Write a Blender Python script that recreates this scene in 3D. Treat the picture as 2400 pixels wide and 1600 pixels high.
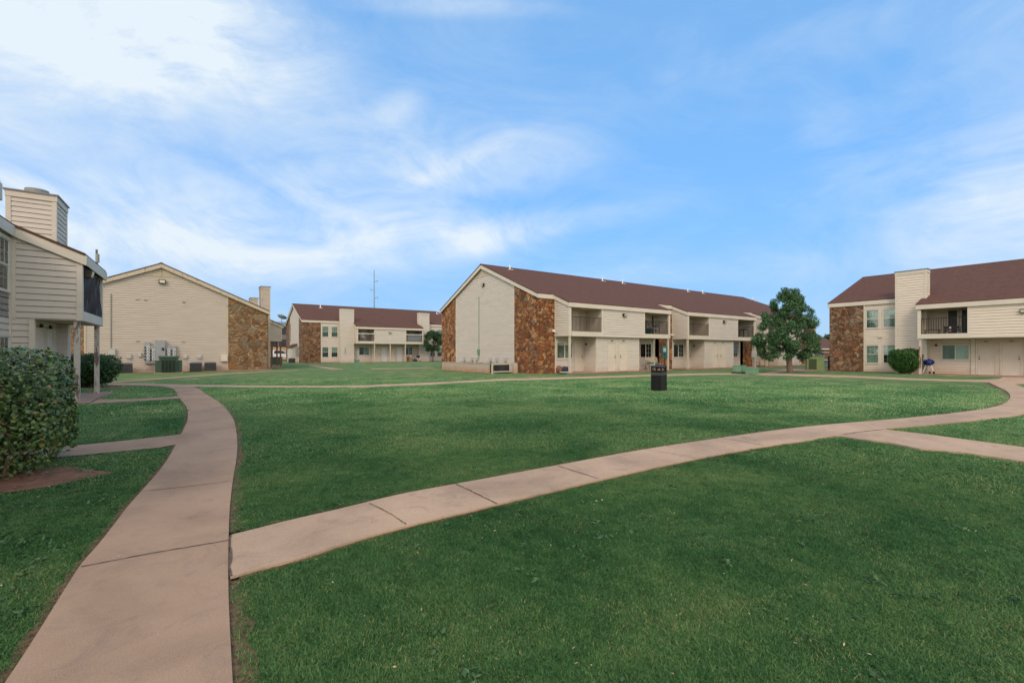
import bpy, bmesh, math, random
import numpy as np
from mathutils import Vector, Matrix
R = math.radians
random.seed(7); np.random.seed(7)
scene = bpy.context.scene
for o in list(bpy.data.objects): bpy.data.objects.remove(o)
COL = scene.collection

# ---------------------------------------------------------------- camera
# world X runs along the long side of the middle building, world Y towards the back
F, HOR, CZ = 1067.0, 825.0, 1.4
TH = R(55.6)
UX, UY = math.sin(TH), math.cos(TH)
cam_d = bpy.data.cameras.new("camera"); cam = bpy.data.objects.new("camera", cam_d); COL.objects.link(cam)
cam.location = (0, 0, CZ); cam.rotation_euler = (R(90), 0, -(math.pi/2 - TH))
cam_d.sensor_width = 36; cam_d.lens = F/2400*36; cam_d.shift_y = (HOR-800)/2400
cam_d.clip_start = 0.05; cam_d.clip_end = 3000
scene.camera = cam

# ---------------------------------------------------------------- light
SUN_EL, SUN_DIR = R(36), (-0.72, -0.69)          # horizontal direction towards the sun
sd = bpy.data.lights.new("sun", 'SUN'); sun = bpy.data.objects.new("sun", sd); COL.objects.link(sun)
sd.energy = 1.35; sd.angle = R(17); sd.color = (1.0, 0.84, 0.66)
dv = Vector((SUN_DIR[0]*math.cos(SUN_EL), SUN_DIR[1]*math.cos(SUN_EL), math.sin(SUN_EL)*math.hypot(*SUN_DIR)))
sun.rotation_euler = dv.to_track_quat('Z', 'Y').to_euler()
scene.view_settings.view_transform = 'Standard'; scene.view_settings.look = 'None'
scene.view_settings.exposure = 0.0; scene.view_settings.gamma = 1.0

# ---------------------------------------------------------------- node helpers
def nd(nt, typ, **kw):
    n = nt.nodes.new(typ)
    for k, v in kw.items():
        if k in n.bl_rna.properties and not k.startswith('i_'): setattr(n, k, v)
    return n
def lk(nt, a, b): nt.links.new(a, b)
def ramp(nt, fac, stops, interp='LINEAR'):
    r = nt.nodes.new('ShaderNodeValToRGB'); e = r.color_ramp.elements; r.color_ramp.interpolation = interp
    while len(e) < len(stops): e.new(0.5)
    for i, (p, c) in enumerate(stops):
        e[i].position = p; e[i].color = (*c, 1) if len(c) == 3 else c
    if fac is not None: lk(nt, fac, r.inputs[0])
    return r.outputs[0]
def noise(nt, vec, scale, detail=4, rough=0.55, dist=0.0):
    n = nt.nodes.new('ShaderNodeTexNoise'); n.inputs['Scale'].default_value = scale
    n.inputs['Detail'].default_value = detail; n.inputs['Roughness'].default_value = rough
    n.inputs['Distortion'].default_value = dist
    if vec is not None: lk(nt, vec, n.inputs['Vector'])
    return n
def mathn(nt, op, a, b=None, c=None, clamp=False):
    m = nt.nodes.new('ShaderNodeMath'); m.operation = op; m.use_clamp = clamp
    for i, x in enumerate((a, b, c)):
        if x is None: continue
        if isinstance(x, (int, float)): m.inputs[i].default_value = x
        else: lk(nt, x, m.inputs[i])
    return m.outputs[0]
def mix(nt, fac, a, b, blend='MIX'):
    m = nt.nodes.new('ShaderNodeMix'); m.data_type = 'RGBA'; m.blend_type = blend
    for s, x in ((m.inputs[0], fac), (m.inputs[6], a), (m.inputs[7], b)):
        if isinstance(x, (int, float)): s.default_value = x
        elif isinstance(x, tuple): s.default_value = (*x, 1) if len(x) == 3 else x
        else: lk(nt, x, s)
    return m.outputs[2]
def mapping(nt, vec, scale=(1, 1, 1), rot=(0, 0, 0), loc=(0, 0, 0)):
    m = nt.nodes.new('ShaderNodeMapping')
    m.inputs['Scale'].default_value = scale; m.inputs['Rotation'].default_value = rot; m.inputs['Location'].default_value = loc
    lk(nt, vec, m.inputs['Vector']); return m.outputs[0]

# ---------------------------------------------------------------- sky
world = bpy.data.worlds.new("World"); scene.world = world; world.use_nodes = True
nt = world.node_tree; nt.nodes.clear()
wout = nt.nodes.new('ShaderNodeOutputWorld'); bg = nt.nodes.new('ShaderNodeBackground'); lk(nt, bg.outputs[0], wout.inputs[0])
sky = nt.nodes.new('ShaderNodeTexSky'); sky.sky_type = 'NISHITA'; sky.sun_disc = False
sky.sun_elevation = SUN_EL; sky.sun_rotation = math.atan2(SUN_DIR[0], SUN_DIR[1])
sky.altitude = 300; sky.air_density = 1.0; sky.dust_density = 0.6; sky.ozone_density = 2.5
SKY_STRENGTH = 0.12
bg.inputs[1].default_value = SKY_STRENGTH
tc = nt.nodes.new('ShaderNodeTexCoord'); dirv = tc.outputs['Generated']
def az_el(px, py):      # heading / elevation of a direction in the sky
    x = (px-1200)/F; z = (HOR-py)/F
    X = UX*x*1.0 + UY*0; v = Vector((UX*x + UY, -UY*x + UX, z)); return v.normalized()
def blob(px, py, sx, sy, tilt=0.0):
    """soft elliptical region of the sky round one direction; sx, sy half sizes in radians"""
    d = az_el(px, py); az = math.atan2(d.x, d.y); el = math.asin(d.z)
    v = mapping(nt, dirv, rot=(0, 0, az)); v = mapping(nt, v, rot=(-el, 0, 0)); v = mapping(nt, v, rot=(0, tilt, 0))
    v = mapping(nt, v, scale=(1/sx, 1, 1/sy), loc=(0, -1, 0))
    ln = nt.nodes.new('ShaderNodeVectorMath'); ln.operation = 'LENGTH'
    sp = nt.nodes.new('ShaderNodeSeparateXYZ'); lk(nt, v, sp.inputs[0])
    cb = nt.nodes.new('ShaderNodeCombineXYZ'); lk(nt, sp.outputs[0], cb.inputs[0]); lk(nt, sp.outputs[2], cb.inputs[2])
    lk(nt, mathn(nt, 'MULTIPLY', sp.outputs[1], 1.5), cb.inputs[1])
    lk(nt, cb.outputs[0], ln.inputs[0])
    mr = nt.nodes.new('ShaderNodeMapRange'); mr.interpolation_type = 'SMOOTHERSTEP'
    mr.inputs[1].default_value = 0.0; mr.inputs[2].default_value = 1.0; mr.inputs[3].default_value = 1.0; mr.inputs[4].default_value = 0.0
    lk(nt, ln.outputs[1 if len(ln.outputs) > 1 else 0], mr.inputs[0]); return mr.outputs[0]
BLOBS = [ # px, py, half width, half height (radians), tilt (+ rises to the right), weight
 (80, 0, .60, .17, .0, 1.05), (480, -5, .34, .11, -.1, .8), (330, 120, .36, .12, .25, .45), (20, 230, .4, .10, 0, .25),
 (900, 330, .36, .15, .1, .36), (1210, 360, .30, .12, .15, .44), (930, 250, .10, .045, .6, .30), (1040, 400, .16, .03, .45, .22),
 (780, 470, .45, .14, .15, .55), (960, 570, .40, .10, .1, .75), (560, 610, .42, .09, .0, .62), (1180, 545, .26, .06, .25, .5), (1400, 515, .26, .045, .2, .20),
 (230, 500, .40, .10, -.1, .34), (2400, 500, .22, .16, .1, .72), (2160, 370, .26, .05, .15, .16), (1930, 290, .07, .13, .2, .20),
 (1060, 12, .32, .030, .05, .32), (1950, 90, .55, .07, -.05, .18), (2250, 150, .3, .05, .2, .08), (1500, 640, .6, .06, 0, .22),
 (-1500, 300, 1.2, .5, 0, .8), (3600, 300, .8, .4, 0, .5)]
tot = None
for b in BLOBS:
    v = mathn(nt, 'MULTIPLY', blob(*b[:5]), b[5]); tot = v if tot is None else mathn(nt, 'ADD', tot, v)
vs = mapping(nt, dirv, rot=(0, 0, math.pi/2-TH)); vs = mapping(nt, vs, rot=(0, R(24), 0), scale=(1.0, 1.0, 2.4))
n1 = noise(nt, vs, 2.6, 8, 0.62, 1.6); n2 = noise(nt, vs, 9.0, 7, 0.65, 1.0)
wisps = mathn(nt, 'ADD', mathn(nt, 'MULTIPLY', n1.outputs[0], 0.78), mathn(nt, 'MULTIPLY', n2.outputs[0], 0.22))
wm = mathn(nt, 'SUBTRACT', wisps, 0.5)
cov = mathn(nt, 'MULTIPLY', tot, mathn(nt, 'MULTIPLY_ADD', wm, 2.3, 0.72))
cov = mathn(nt, 'ADD', cov, mathn(nt, 'MULTIPLY_ADD', wm, 0.55, 0.03), clamp=True)
def facing(vec, lo, hi):     # 0..1 as the direction turns towards vec
    d = nt.nodes.new('ShaderNodeVectorMath'); d.operation = 'DOT_PRODUCT'; d.inputs[1].default_value = vec; lk(nt, dirv, d.inputs[0])
    mr = nt.nodes.new('ShaderNodeMapRange'); mr.interpolation_type = 'SMOOTHSTEP'; mr.inputs[1].default_value = lo; mr.inputs[2].default_value = hi; lk(nt, d.outputs['Value'], mr.inputs[0]); return mr.outputs[0]
back = facing((-UY, -UX, .10), -.25, .35)      # unseen bright cloud bank added behind the camera to fill the shade
cov = mathn(nt, 'MAXIMUM', cov, mathn(nt, 'MULTIPLY', back, mathn(nt, 'MULTIPLY_ADD', wisps, .5, .62)), clamp=True)
cov = mathn(nt, 'MINIMUM', cov, 1.0)
hs = nt.nodes.new('ShaderNodeHueSaturation'); hs.inputs['Saturation'].default_value = 1.12; hs.inputs['Value'].default_value = 1.75
lk(nt, sky.outputs[0], hs.inputs['Color'])
tint = mix(nt, 1.0, hs.outputs[0], (1.05, 1.22, 1.15), 'MULTIPLY')
sz = nt.nodes.new('ShaderNodeSeparateXYZ'); lk(nt, dirv, sz.inputs[0])
tint = mix(nt, 1.0, tint, ramp(nt, sz.outputs[2], [(0.0, (0.46, 0.40, 0.47)), (0.10, (0.60, 0.53, 0.62)), (0.25, (0.90, 0.84, 0.92)), (0.42, (1, 1, 1)), (0.75, (1.25, 1.22, 1.15))]), 'MULTIPLY')
clear = mix(nt, 1.0, ramp(nt, sz.outputs[2], [(0.0, (.265, .50, .78)), (0.12, (.205, .44, .80)), (0.3, (.175, .415, .82)), (0.7, (.19, .41, .76))]), (10.0, 10.0, 10.0), 'MULTIPLY')   # hazy summer blue
tint = mix(nt, 0.75, tint, clear)
cloudc = mix(nt, back, (6.7, 7.5, 8.2), (14.0, 12.8, 11.3))  # clouds behind the camera are overbright and warm, added as fill light
skyc = mix(nt, cov, tint, cloudc)
lk(nt, skyc, bg.inputs[0])

# ---------------------------------------------------------------- picture-to-place helpers
def gp(px, py, z=0.0):
    d = F*(CZ-z)/(py-HOR); x = (px-1200)/F*d
    return (UX*x + UY*d, -UY*x + UX*d)
def ray(px): x = (px-1200)/F; return (UX*x+UY, -UY*x+UX)
def Hv(px, py, v): ru, rv = ray(px); t = v/rv; return (t*ru, CZ+(HOR-py)/F*t)    # -> u, z on the plane y=v
def Hu(px, py, u): ru, rv = ray(px); t = u/ru; return (t*rv, CZ+(HOR-py)/F*t)    # -> v, z on the plane x=u
def at(px, Y): x = (px-1200)/F*Y; return (UX*x+UY*Y, -UY*x+UX*Y)

# ---------------------------------------------------------------- materials
def new_mat(name):
    m = bpy.data.materials.new(name); m.use_nodes = True; nt = m.node_tree
    b = nt.nodes['Principled BSDF']; return m, nt, b
def wpos(nt): g = nt.nodes.new('ShaderNodeNewGeometry'); return g.outputs['Position']
def bump(nt, b, h, strength=0.3, dist=0.02):
    n = nt.nodes.new('ShaderNodeBump'); n.inputs['Strength'].default_value = strength; n.inputs['Distance'].default_value = dist
    lk(nt, h, n.inputs['Height']); lk(nt, n.outputs[0], b.inputs['Normal'])
def simple(name, col, rough=0.6, metal=0.0, var=0.15, scale=6.0, bmp=0.0, stretch=(1, 1, 1), spec=0.4):
    m, nt, b = new_mat(name); p = mapping(nt, wpos(nt), scale=stretch)
    n = noise(nt, p, scale, 5, 0.6)
    lo = tuple(c*(1-var) for c in col); hi = tuple(min(1, c*(1+var)) for c in col)
    lk(nt, ramp(nt, n.outputs[0], [(0.3, lo), (0.7, hi)]), b.inputs['Base Color'])
    b.inputs['Roughness'].default_value = rough; b.inputs['Metallic'].default_value = metal
    b.inputs['Specular IOR Level'].default_value = spec
    if bmp: bump(nt, b, n.outputs[0], bmp, 0.01)
    return m
def siding_mat(name, col, dirt=0.35, vertical=False):
    m, nt, b = new_mat(name); P = wpos(nt)
    n = noise(nt, mapping(nt, P, scale=(0.7, 0.7, 3.5)), 1.3, 5, 0.6)
    n2 = noise(nt, P, 14, 3, 0.6)
    c = ramp(nt, n.outputs[0], [(0.25, tuple(x*0.90 for x in col)), (0.75, tuple(x*1.06 for x in col))])
    c = mix(nt, mathn(nt, 'MULTIPLY', n2.outputs[0], 0.12), c, tuple(x*0.72 for x in col))
    sp = nt.nodes.new('ShaderNodeSeparateXYZ'); lk(nt, P, sp.inputs[0])
    # splashed red soil on the lowest boards, and old weathering stains
    s = mathn(nt, 'SUBTRACT', 0.55, sp.outputs[2]); s = mathn(nt, 'MULTIPLY', s, 1.6, clamp=True)
    s = mathn(nt, 'MULTIPLY', s, mathn(nt, 'MULTIPLY', noise(nt, P, 1.7, 5, 0.65).outputs[0], dirt*2.2), clamp=True)
    c = mix(nt, s, c, (0.42, 0.235, 0.14))
    st = noise(nt, mapping(nt, P, scale=(2.5, 2.5, 0.25)), 1.6, 5, 0.7)
    c = mix(nt, ramp(nt, st.outputs[0], [(0.60, (0, 0, 0)), (0.82, (0.14, 0.14, 0.14))]), c, (0.30, 0.25, 0.20))
    lk(nt, c, b.inputs['Base Color']); b.inputs['Roughness'].default_value = 0.62
    b.inputs['Specular IOR Level'].default_value = 0.3
    bump(nt, b, noise(nt, mapping(nt, P, scale=(1, 1, 8)), 9, 4).outputs[0], 0.12, 0.01)
    return m
def stone_mat(name, cols, mortar, scale=2.6, mw=0.022, gain=1.0):
    m, nt, b = new_mat(name); P = wpos(nt)
    nz = noise(nt, P, 2.2, 2, 0.5)
    vm = nt.nodes.new('ShaderNodeVectorMath'); vm.operation = 'SCALE'; vm.inputs['Scale'].default_value = 0.16
    sb = nt.nodes.new('ShaderNodeVectorMath'); sb.operation = 'SUBTRACT'; sb.inputs[1].default_value = (.5, .5, .5)
    lk(nt, nz.outputs[1], sb.inputs[0]); lk(nt, sb.outputs[0], vm.inputs[0])
    ad = nt.nodes.new('ShaderNodeVectorMath'); ad.operation = 'ADD'; lk(nt, P, ad.inputs[0]); lk(nt, vm.outputs[0], ad.inputs[1])
    Q = mapping(nt, ad.outputs[0], scale=(1, 1, 1.25), rot=(R(12), R(9), 0))
    pick = ramp(nt, noise(nt, P, 1.1, 2).outputs[0], [(0.50, (0, 0, 0)), (0.505, (1, 1, 1))])
    hs_, eds = [], []
    for sc in (scale, scale*1.9):
        v1 = nt.nodes.new('ShaderNodeTexVoronoi'); v1.inputs['Scale'].default_value = sc; lk(nt, Q, v1.inputs['Vector'])
        v2 = nt.nodes.new('ShaderNodeTexVoronoi'); v2.feature = 'DISTANCE_TO_EDGE'; v2.inputs['Scale'].default_value = sc; lk(nt, Q, v2.inputs['Vector'])
        hs_.append(v1.outputs['Color']); eds.append(v2.outputs[0])
    colr = mix(nt, pick, hs_[0], hs_[1]); dist = mathn(nt, 'ADD', mathn(nt, 'MULTIPLY', eds[0], mathn(nt, 'SUBTRACT', 1.0, pick)), mathn(nt, 'MULTIPLY', eds[1], pick))
    s = nt.nodes.new('ShaderNodeSeparateColor'); lk(nt, colr, s.inputs[0])
    n = len(cols); c = ramp(nt, s.outputs[0], [(i/(n), tuple(min(1, x*gain) for x in cols[i])) for i in range(n)], 'CONSTANT')
    fine = noise(nt, P, 8, 7, 0.75, 0.5)
    c = mix(nt, 0.85, c, ramp(nt, fine.outputs[0], [(0.25, (0.30, 0.26, 0.24)), (0.5, (0.75, 0.72, 0.70)), (0.8, (1.25, 1.2, 1.15))]), 'MULTIPLY')
    c = mix(nt, mathn(nt, 'MULTIPLY', mathn(nt, 'POWER', s.outputs[1], 2.0), 0.5), c, (0.07, 0.035, 0.02), 'MIX')
    edge = ramp(nt, dist, [(mw*0.5, (1, 1, 1)), (mw*2.0, (0, 0, 0))])
    mm = mix(nt, ramp(nt, noise(nt, P, 2.3, 3).outputs[0], [(0.42, (0, 0, 0)), (0.62, (1, 1, 1))]), mortar[0], mortar[1])
    c = mix(nt, edge, c, mm)
    lk(nt, c, b.inputs['Base Color']); b.inputs['Roughness'].default_value = 0.85; b.inputs['Specular IOR Level'].default_value = 0.25
    h = mathn(nt, 'MINIMUM', dist, 0.10)
    h = mathn(nt, 'ADD', mathn(nt, 'MULTIPLY', h, 9.0), mathn(nt, 'ADD', mathn(nt, 'MULTIPLY', fine.outputs[0], 0.8), mathn(nt, 'MULTIPLY', s.outputs[2], 0.9)))
    bump(nt, b, h, 0.9, 0.06)
    return m
def roof_mat(name, col):
    m, nt, b = new_mat(name); P = wpos(nt)
    n = noise(nt, P, 3.0, 7, 0.75); n2 = noise(nt, mapping(nt, P, scale=(1, 1, 3)), 26, 4, 0.7)
    c = ramp(nt, n.outputs[0], [(0.3, tuple(x*0.80 for x in col)), (0.7, tuple(x*1.15 for x in col))])
    c = mix(nt, 0.7, c, ramp(nt, n2.outputs[0], [(0.3, (0.62, 0.60, 0.58)), (0.7, (1, 1, 1))]), 'MULTIPLY')
    sp = nt.nodes.new('ShaderNodeSeparateXYZ'); lk(nt, P, sp.inputs[0])
    w = mathn(nt, 'FRACT', mathn(nt, 'MULTIPLY', sp.outputs[2], 17.5))
    c = mix(nt, 0.45, c, ramp(nt, w, [(0.0, (0.35, 0.35, 0.35)), (0.25, (1, 1, 1))]), 'MULTIPLY')
    tab = noise(nt, mapping(nt, P, scale=(3, 3, 14)), 1.6, 2)
    c = mix(nt, 0.5, c, ramp(nt, tab.outputs[0], [(0.35, (0.72, 0.70, 0.70)), (0.65, (1.18, 1.14, 1.1))]), 'MULTIPLY')
    big = noise(nt, P, 0.35, 3)
    c = mix(nt, ramp(nt, big.outputs[0], [(0.45, (0, 0, 0)), (0.7, (0.25, 0.25, 0.25))]), c, tuple(x*0.7 for x in col))
    lk(nt, c, b.inputs['Base Color']); b.inputs['Roughness'].default_value = 0.9; b.inputs['Specular IOR Level'].default_value = 0.2
    bump(nt, b, mathn(nt, 'ADD', w, n2.outputs[0]), 0.4, 0.015)
    return m
def leaf_mat(name, stops, rough=0.5, trans=0.25):
    m, nt, b = new_mat(name); g = nt.nodes.new('ShaderNodeNewGeometry')
    c = ramp(nt, g.outputs['Random Per Island'], stops)
    n = noise(nt, g.outputs['Position'], 1.8, 3)
    c = mix(nt, 0.6, c, ramp(nt, n.outputs[0], [(0.3, (0.55, 0.6, 0.55)), (0.7, (1.15, 1.1, 1.0))]), 'MULTIPLY')
    lk(nt, c, b.inputs['Base Color']); b.inputs['Roughness'].default_value = rough; b.inputs['Specular IOR Level'].default_value = 0.35
    tr = nt.nodes.new('ShaderNodeBsdfTranslucent'); lk(nt, c, tr.inputs[0])
    ms = nt.nodes.new('ShaderNodeMixShader'); ms.inputs[0].default_value = trans
    lk(nt, b.outputs[0], ms.inputs[1]); lk(nt, tr.outputs[0], ms.inputs[2])
    lk(nt, ms.outputs[0], nt.nodes['Material Output'].inputs[0]); return m
def bark_mat(name, col):
    m, nt, b = new_mat(name); P = wpos(nt)
    n = noise(nt, mapping(nt, P, scale=(1, 1, 0.18)), 26, 6, 0.7)
    lk(nt, ramp(nt, n.outputs[0], [(0.3, tuple(x*0.4 for x in col)), (0.7, tuple(x*1.3 for x in col))]), b.inputs['Base Color'])
    b.inputs['Roughness'].default_value = 0.9; bump(nt, b, n.outputs[0], 0.8, 0.03); return m
def glass_mat(name):
    m, nt, b = new_mat(name); nt.nodes.remove(b)
    t = nt.nodes.new('ShaderNodeBsdfTransparent'); t.inputs[0].default_value = (0.86, 0.93, 0.90, 1)
    g = nt.nodes.new('ShaderNodeBsdfGlossy'); g.inputs['Roughness'].default_value = 0.03; g.inputs[0].default_value = (0.9, 0.95, 0.95, 1)
    fr = nt.nodes.new('ShaderNodeFresnel'); fr.inputs[0].default_value = 1.5
    ms = nt.nodes.new('ShaderNodeMixShader'); lk(nt, mathn(nt, 'ADD', fr.outputs[0], 0.04), ms.inputs[0])
    lk(nt, t.outputs[0], ms.inputs[1]); lk(nt, g.outputs[0], ms.inputs[2]); lk(nt, ms.outputs[0], nt.nodes['Material Output'].inputs[0])
    return m
def blind_mat(name, a, bcol, horizontal=True, pitch=0.05):
    m, nt, b = new_mat(name); P = wpos(nt); sp = nt.nodes.new('ShaderNodeSeparateXYZ'); lk(nt, P, sp.inputs[0])
    co = sp.outputs[2] if horizontal else mathn(nt, 'ADD', sp.outputs[0], sp.outputs[1])
    w = mathn(nt, 'FRACT', mathn(nt, 'DIVIDE', co, pitch))
    lk(nt, ramp(nt, w, [(0.0, bcol), (0.3, a), (0.85, a), (1.0, bcol)]), b.inputs['Base Color']); b.inputs['Roughness'].default_value = 0.7
    return m
def painted_wood(name, paint, bare, amount=0.5):
    m, nt, b = new_mat(name); P = wpos(nt)
    n = noise(nt, mapping(nt, P, scale=(1, 1, 0.22)), 9, 6, 0.7, 0.3)
    lk(nt, mix(nt, ramp(nt, n.outputs[0], [(amount, (0, 0, 0)), (amount+0.06, (1, 1, 1))]), paint, bare), b.inputs['Base Color'])
    b.inputs['Roughness'].default_value = 0.8; bump(nt, b, n.outputs[0], 0.4, 0.01); return m
def pale(nt, P):      # turf colour lightens with distance: drier middle plus painted-in light on blade tips
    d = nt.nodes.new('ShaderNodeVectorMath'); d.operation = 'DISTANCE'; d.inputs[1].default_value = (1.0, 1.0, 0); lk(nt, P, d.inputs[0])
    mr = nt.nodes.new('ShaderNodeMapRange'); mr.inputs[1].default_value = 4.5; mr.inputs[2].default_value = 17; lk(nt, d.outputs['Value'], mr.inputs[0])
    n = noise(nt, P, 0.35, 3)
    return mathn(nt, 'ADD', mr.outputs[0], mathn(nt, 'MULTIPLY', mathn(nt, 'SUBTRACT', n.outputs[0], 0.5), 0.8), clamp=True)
def lawn_mat(name):
    m, nt, b = new_mat(name); P = wpos(nt)
    big = noise(nt, P, 0.22, 4, 0.6, 0.3); mid = noise(nt, P, 1.1, 5, 0.65, 0.5); fine = noise(nt, P, 22, 5, 0.75)
    fine2 = noise(nt, P, 90, 3, 0.7)
    c = ramp(nt, mid.outputs[0], [(0.25, (0.048, 0.108, 0.034)), (0.5, (0.085, 0.160, 0.052)), (0.75, (0.135, 0.200, 0.075))])
    dry = mathn(nt, 'ADD', mathn(nt, 'MULTIPLY', big.outputs[0], 0.55), mathn(nt, 'MULTIPLY', mid.outputs[0], 0.45))
    c = mix(nt, ramp(nt, dry, [(0.52, (0, 0, 0)), (0.66, (0.75, 0.75, 0.75))]), c, (0.235, 0.225, 0.095))
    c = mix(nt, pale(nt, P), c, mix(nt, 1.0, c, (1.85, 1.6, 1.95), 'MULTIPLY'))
    c = mix(nt, 0.8, c, ramp(nt, fine.outputs[0], [(0.3, (0.45, 0.5, 0.4)), (0.6, (1, 1, 1)), (0.85, (1.35, 1.25, 1.1))]), 'MULTIPLY')
    c = mix(nt, ramp(nt, noise(nt, P, 3.1, 4, 0.8).outputs[0], [(0.66, (0, 0, 0)), (0.74, (0.5, 0.5, 0.5))]), c, (0.30, 0.21, 0.11))
    lk(nt, c, b.inputs['Base Color']); b.inputs['Roughness'].default_value = 0.95; b.inputs['Specular IOR Level'].default_value = 0.1
    bump(nt, b, mathn(nt, 'ADD', fine.outputs[0], mathn(nt, 'MULTIPLY', fine2.outputs[0], 0.6)), 0.9, 0.05)
    return m
def blade_mat(name):
    m, nt, b = new_mat(name); P = wpos(nt)
    oi = nt.nodes.new('ShaderNodeObjectInfo')
    big = noise(nt, P, 0.5, 4, 0.6, 0.4); mid = noise(nt, P, 5.5, 6, 0.75, 0.5)
    g = nt.nodes.new('ShaderNodeNewGeometry')
    s = mathn(nt, 'ADD', mathn(nt, 'MULTIPLY', big.outputs[0], 0.55), mathn(nt, 'ADD', mathn(nt, 'MULTIPLY', mid.outputs[0], 0.35), mathn(nt, 'MULTIPLY', g.outputs['Random Per Island'], 0.22)))
    c = ramp(nt, s, [(0.42, (0.018, 0.066, 0.022)), (0.54, (0.048, 0.126, 0.044)), (0.64, (0.105, 0.185, 0.078)), (0.76, (0.20, 0.225, 0.11))])
    straw = nt.nodes.new('ShaderNodeMapRange'); straw.inputs[1].default_value = .50; straw.inputs[2].default_value = .72; straw.inputs[3].default_value = .965; straw.inputs[4].default_value = .82
    lk(nt, noise(nt, P, 1.5, 5, 0.7, 0.8).outputs[0], straw.inputs[0])     # dead blades come in worn patches
    c = mix(nt, mathn(nt, 'GREATER_THAN', mathn(nt, 'FRACT', mathn(nt, 'MULTIPLY', g.outputs['Random Per Island'], 37.7)), straw.outputs[0]), c, (0.33, 0.29, 0.16))
    c = mix(nt, 1.0, c, (1.24, 1.34, 1.0), 'MULTIPLY')
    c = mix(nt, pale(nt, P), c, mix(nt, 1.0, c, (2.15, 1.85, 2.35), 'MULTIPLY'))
    lk(nt, c, b.inputs['Base Color']); b.inputs['Roughness'].default_value = 0.6; b.inputs['Specular IOR Level'].default_value = 0.25
    tr = nt.nodes.new('ShaderNodeBsdfTranslucent'); lk(nt, c, tr.inputs[0])
    ms = nt.nodes.new('ShaderNodeMixShader'); ms.inputs[0].default_value = 0.3
    lk(nt, b.outputs[0], ms.inputs[1]); lk(nt, tr.outputs[0], ms.inputs[2])
    lk(nt, ms.outputs[0], nt.nodes['Material Output'].inputs[0]); return m
def concrete_mat(name, col):
    m, nt, b = new_mat(name); P = wpos(nt)
    a = noise(nt, P, 0.9, 5, 0.6, 0.5); f = noise(nt, P, 150, 5, 0.8); sp = noise(nt, P, 240, 2, 0.6)
    c = ramp(nt, a.outputs[0], [(0.3, tuple(x*0.74 for x in col)), (0.52, col), (0.72, tuple(x*1.14 for x in col))])
    c = mix(nt, 0.6, c, ramp(nt, f.outputs[0], [(0.36, (0.62, 0.60, 0.57)), (0.64, (1.12, 1.12, 1.12))]), 'MULTIPLY')
    c = mix(nt, ramp(nt, noise(nt, P, 130, 3, 0.8).outputs[0], [(0.28, (0.5, 0.5, 0.5)), (0.40, (0, 0, 0))]), c, (0.16, 0.10, 0.07))
    c = mix(nt, ramp(nt, sp.outputs[0], [(0.60, (0, 0, 0)), (0.72, (0.6, 0.6, 0.6))]), c, (0.62, 0.54, 0.46))
    c = mix(nt, ramp(nt, noise(nt, P, 3.3, 6, 0.75, 1.0).outputs[0], [(0.52, (0, 0, 0)), (0.74, (0.55, 0.55, 0.55))]), c, (0.20, 0.15, 0.12))
    lk(nt, c, b.inputs['Base Color']); b.inputs['Roughness'].default_value = 0.9; b.inputs['Specular IOR Level'].default_value = 0.25
    bump(nt, b, f.outputs[0], 0.25, 0.006); return m

M = {}
CR = (0.590, 0.532, 0.472)
M['sid'] = siding_mat('siding_cream', CR)
M['sidB'] = siding_mat('siding_tan', (0.49, 0.425, 0.362), 0.5)
M['sidD'] = siding_mat('siding_warm_cream', (0.68, 0.59, 0.50), 0.5)
M['trim'] = siding_mat('trim_cream', (0.62, 0.56, 0.475), 0.2)
M['trimB'] = painted_wood('weathered_fascia', (0.50, 0.42, 0.32), (0.27, 0.215, 0.155), 0.56)
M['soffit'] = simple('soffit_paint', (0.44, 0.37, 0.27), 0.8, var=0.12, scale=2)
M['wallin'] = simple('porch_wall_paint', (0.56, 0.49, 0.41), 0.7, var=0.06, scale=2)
M['roof'] = roof_mat('brown_shingles', (0.142, 0.072, 0.055))
M['stoneC'] = stone_mat('rust_flagstone', [(0.20, .075, .03), (0.30, .13, .055), (0.36, .20, .09), (0.14, .06, .03), (0.42, .235, .11), (0.26, .09, .045), (0.34, .16, .06), (0.17, .12, .085), (0.24, .11, .04)],
                        ((0.13, .06, .03), (0.22, .12, .06)), 2.3, .02, 1.45)
M['stoneD'] = stone_mat('brown_flagstone', [(0.17, .085, .05), (0.26, .155, .09), (0.13, .065, .04), (0.33, .22, .13), (0.20, .105, .06), (0.22, .165, .125), (0.28, .13, .07)],
                        ((0.10, .055, .03), (0.34, .23, .13)), 2.6, .02, 1.35)
M['stoneB'] = stone_mat('tan_flagstone', [(0.30, .19, .10), (0.38, .27, .16), (0.24, .13, .065), (0.33, .21, .12), (0.27, .20, .13), (0.34, .17, .07), (0.30, .23, .15)],
                        ((0.17, .105, .055), (0.46, .36, .23)), 1.7, 0.028, 1.0)
M['glass'] = glass_mat('window_glass')
M['blindL'] = blind_mat('pale_blinds', (0.80, 0.86, 0.80), (0.48, 0.54, 0.50))
M['blindM'] = blind_mat('grey_blinds', (0.30, 0.36, 0.32), (0.16, 0.20, 0.18))
M['blindD'] = blind_mat('dim_vertical_blinds', (0.13, 0.16, 0.145), (0.06, 0.075, 0.068), False, 0.09)
M['dark'] = simple('dark_interior', (0.02, 0.022, 0.024), 0.5)
M['vinyl'] = simple('window_vinyl', (0.62, 0.60, 0.54), 0.45, var=0.04)
M['door'] = simple('door_paint', (0.62, 0.545, 0.46), 0.5, var=0.05, scale=2)
M['doorw'] = simple('door_white', (0.66, 0.66, 0.65), 0.45, var=0.03, scale=2)
M['brass'] = simple('knob_metal', (0.12, 0.10, 0.08), 0.35, 0.8)
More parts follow.
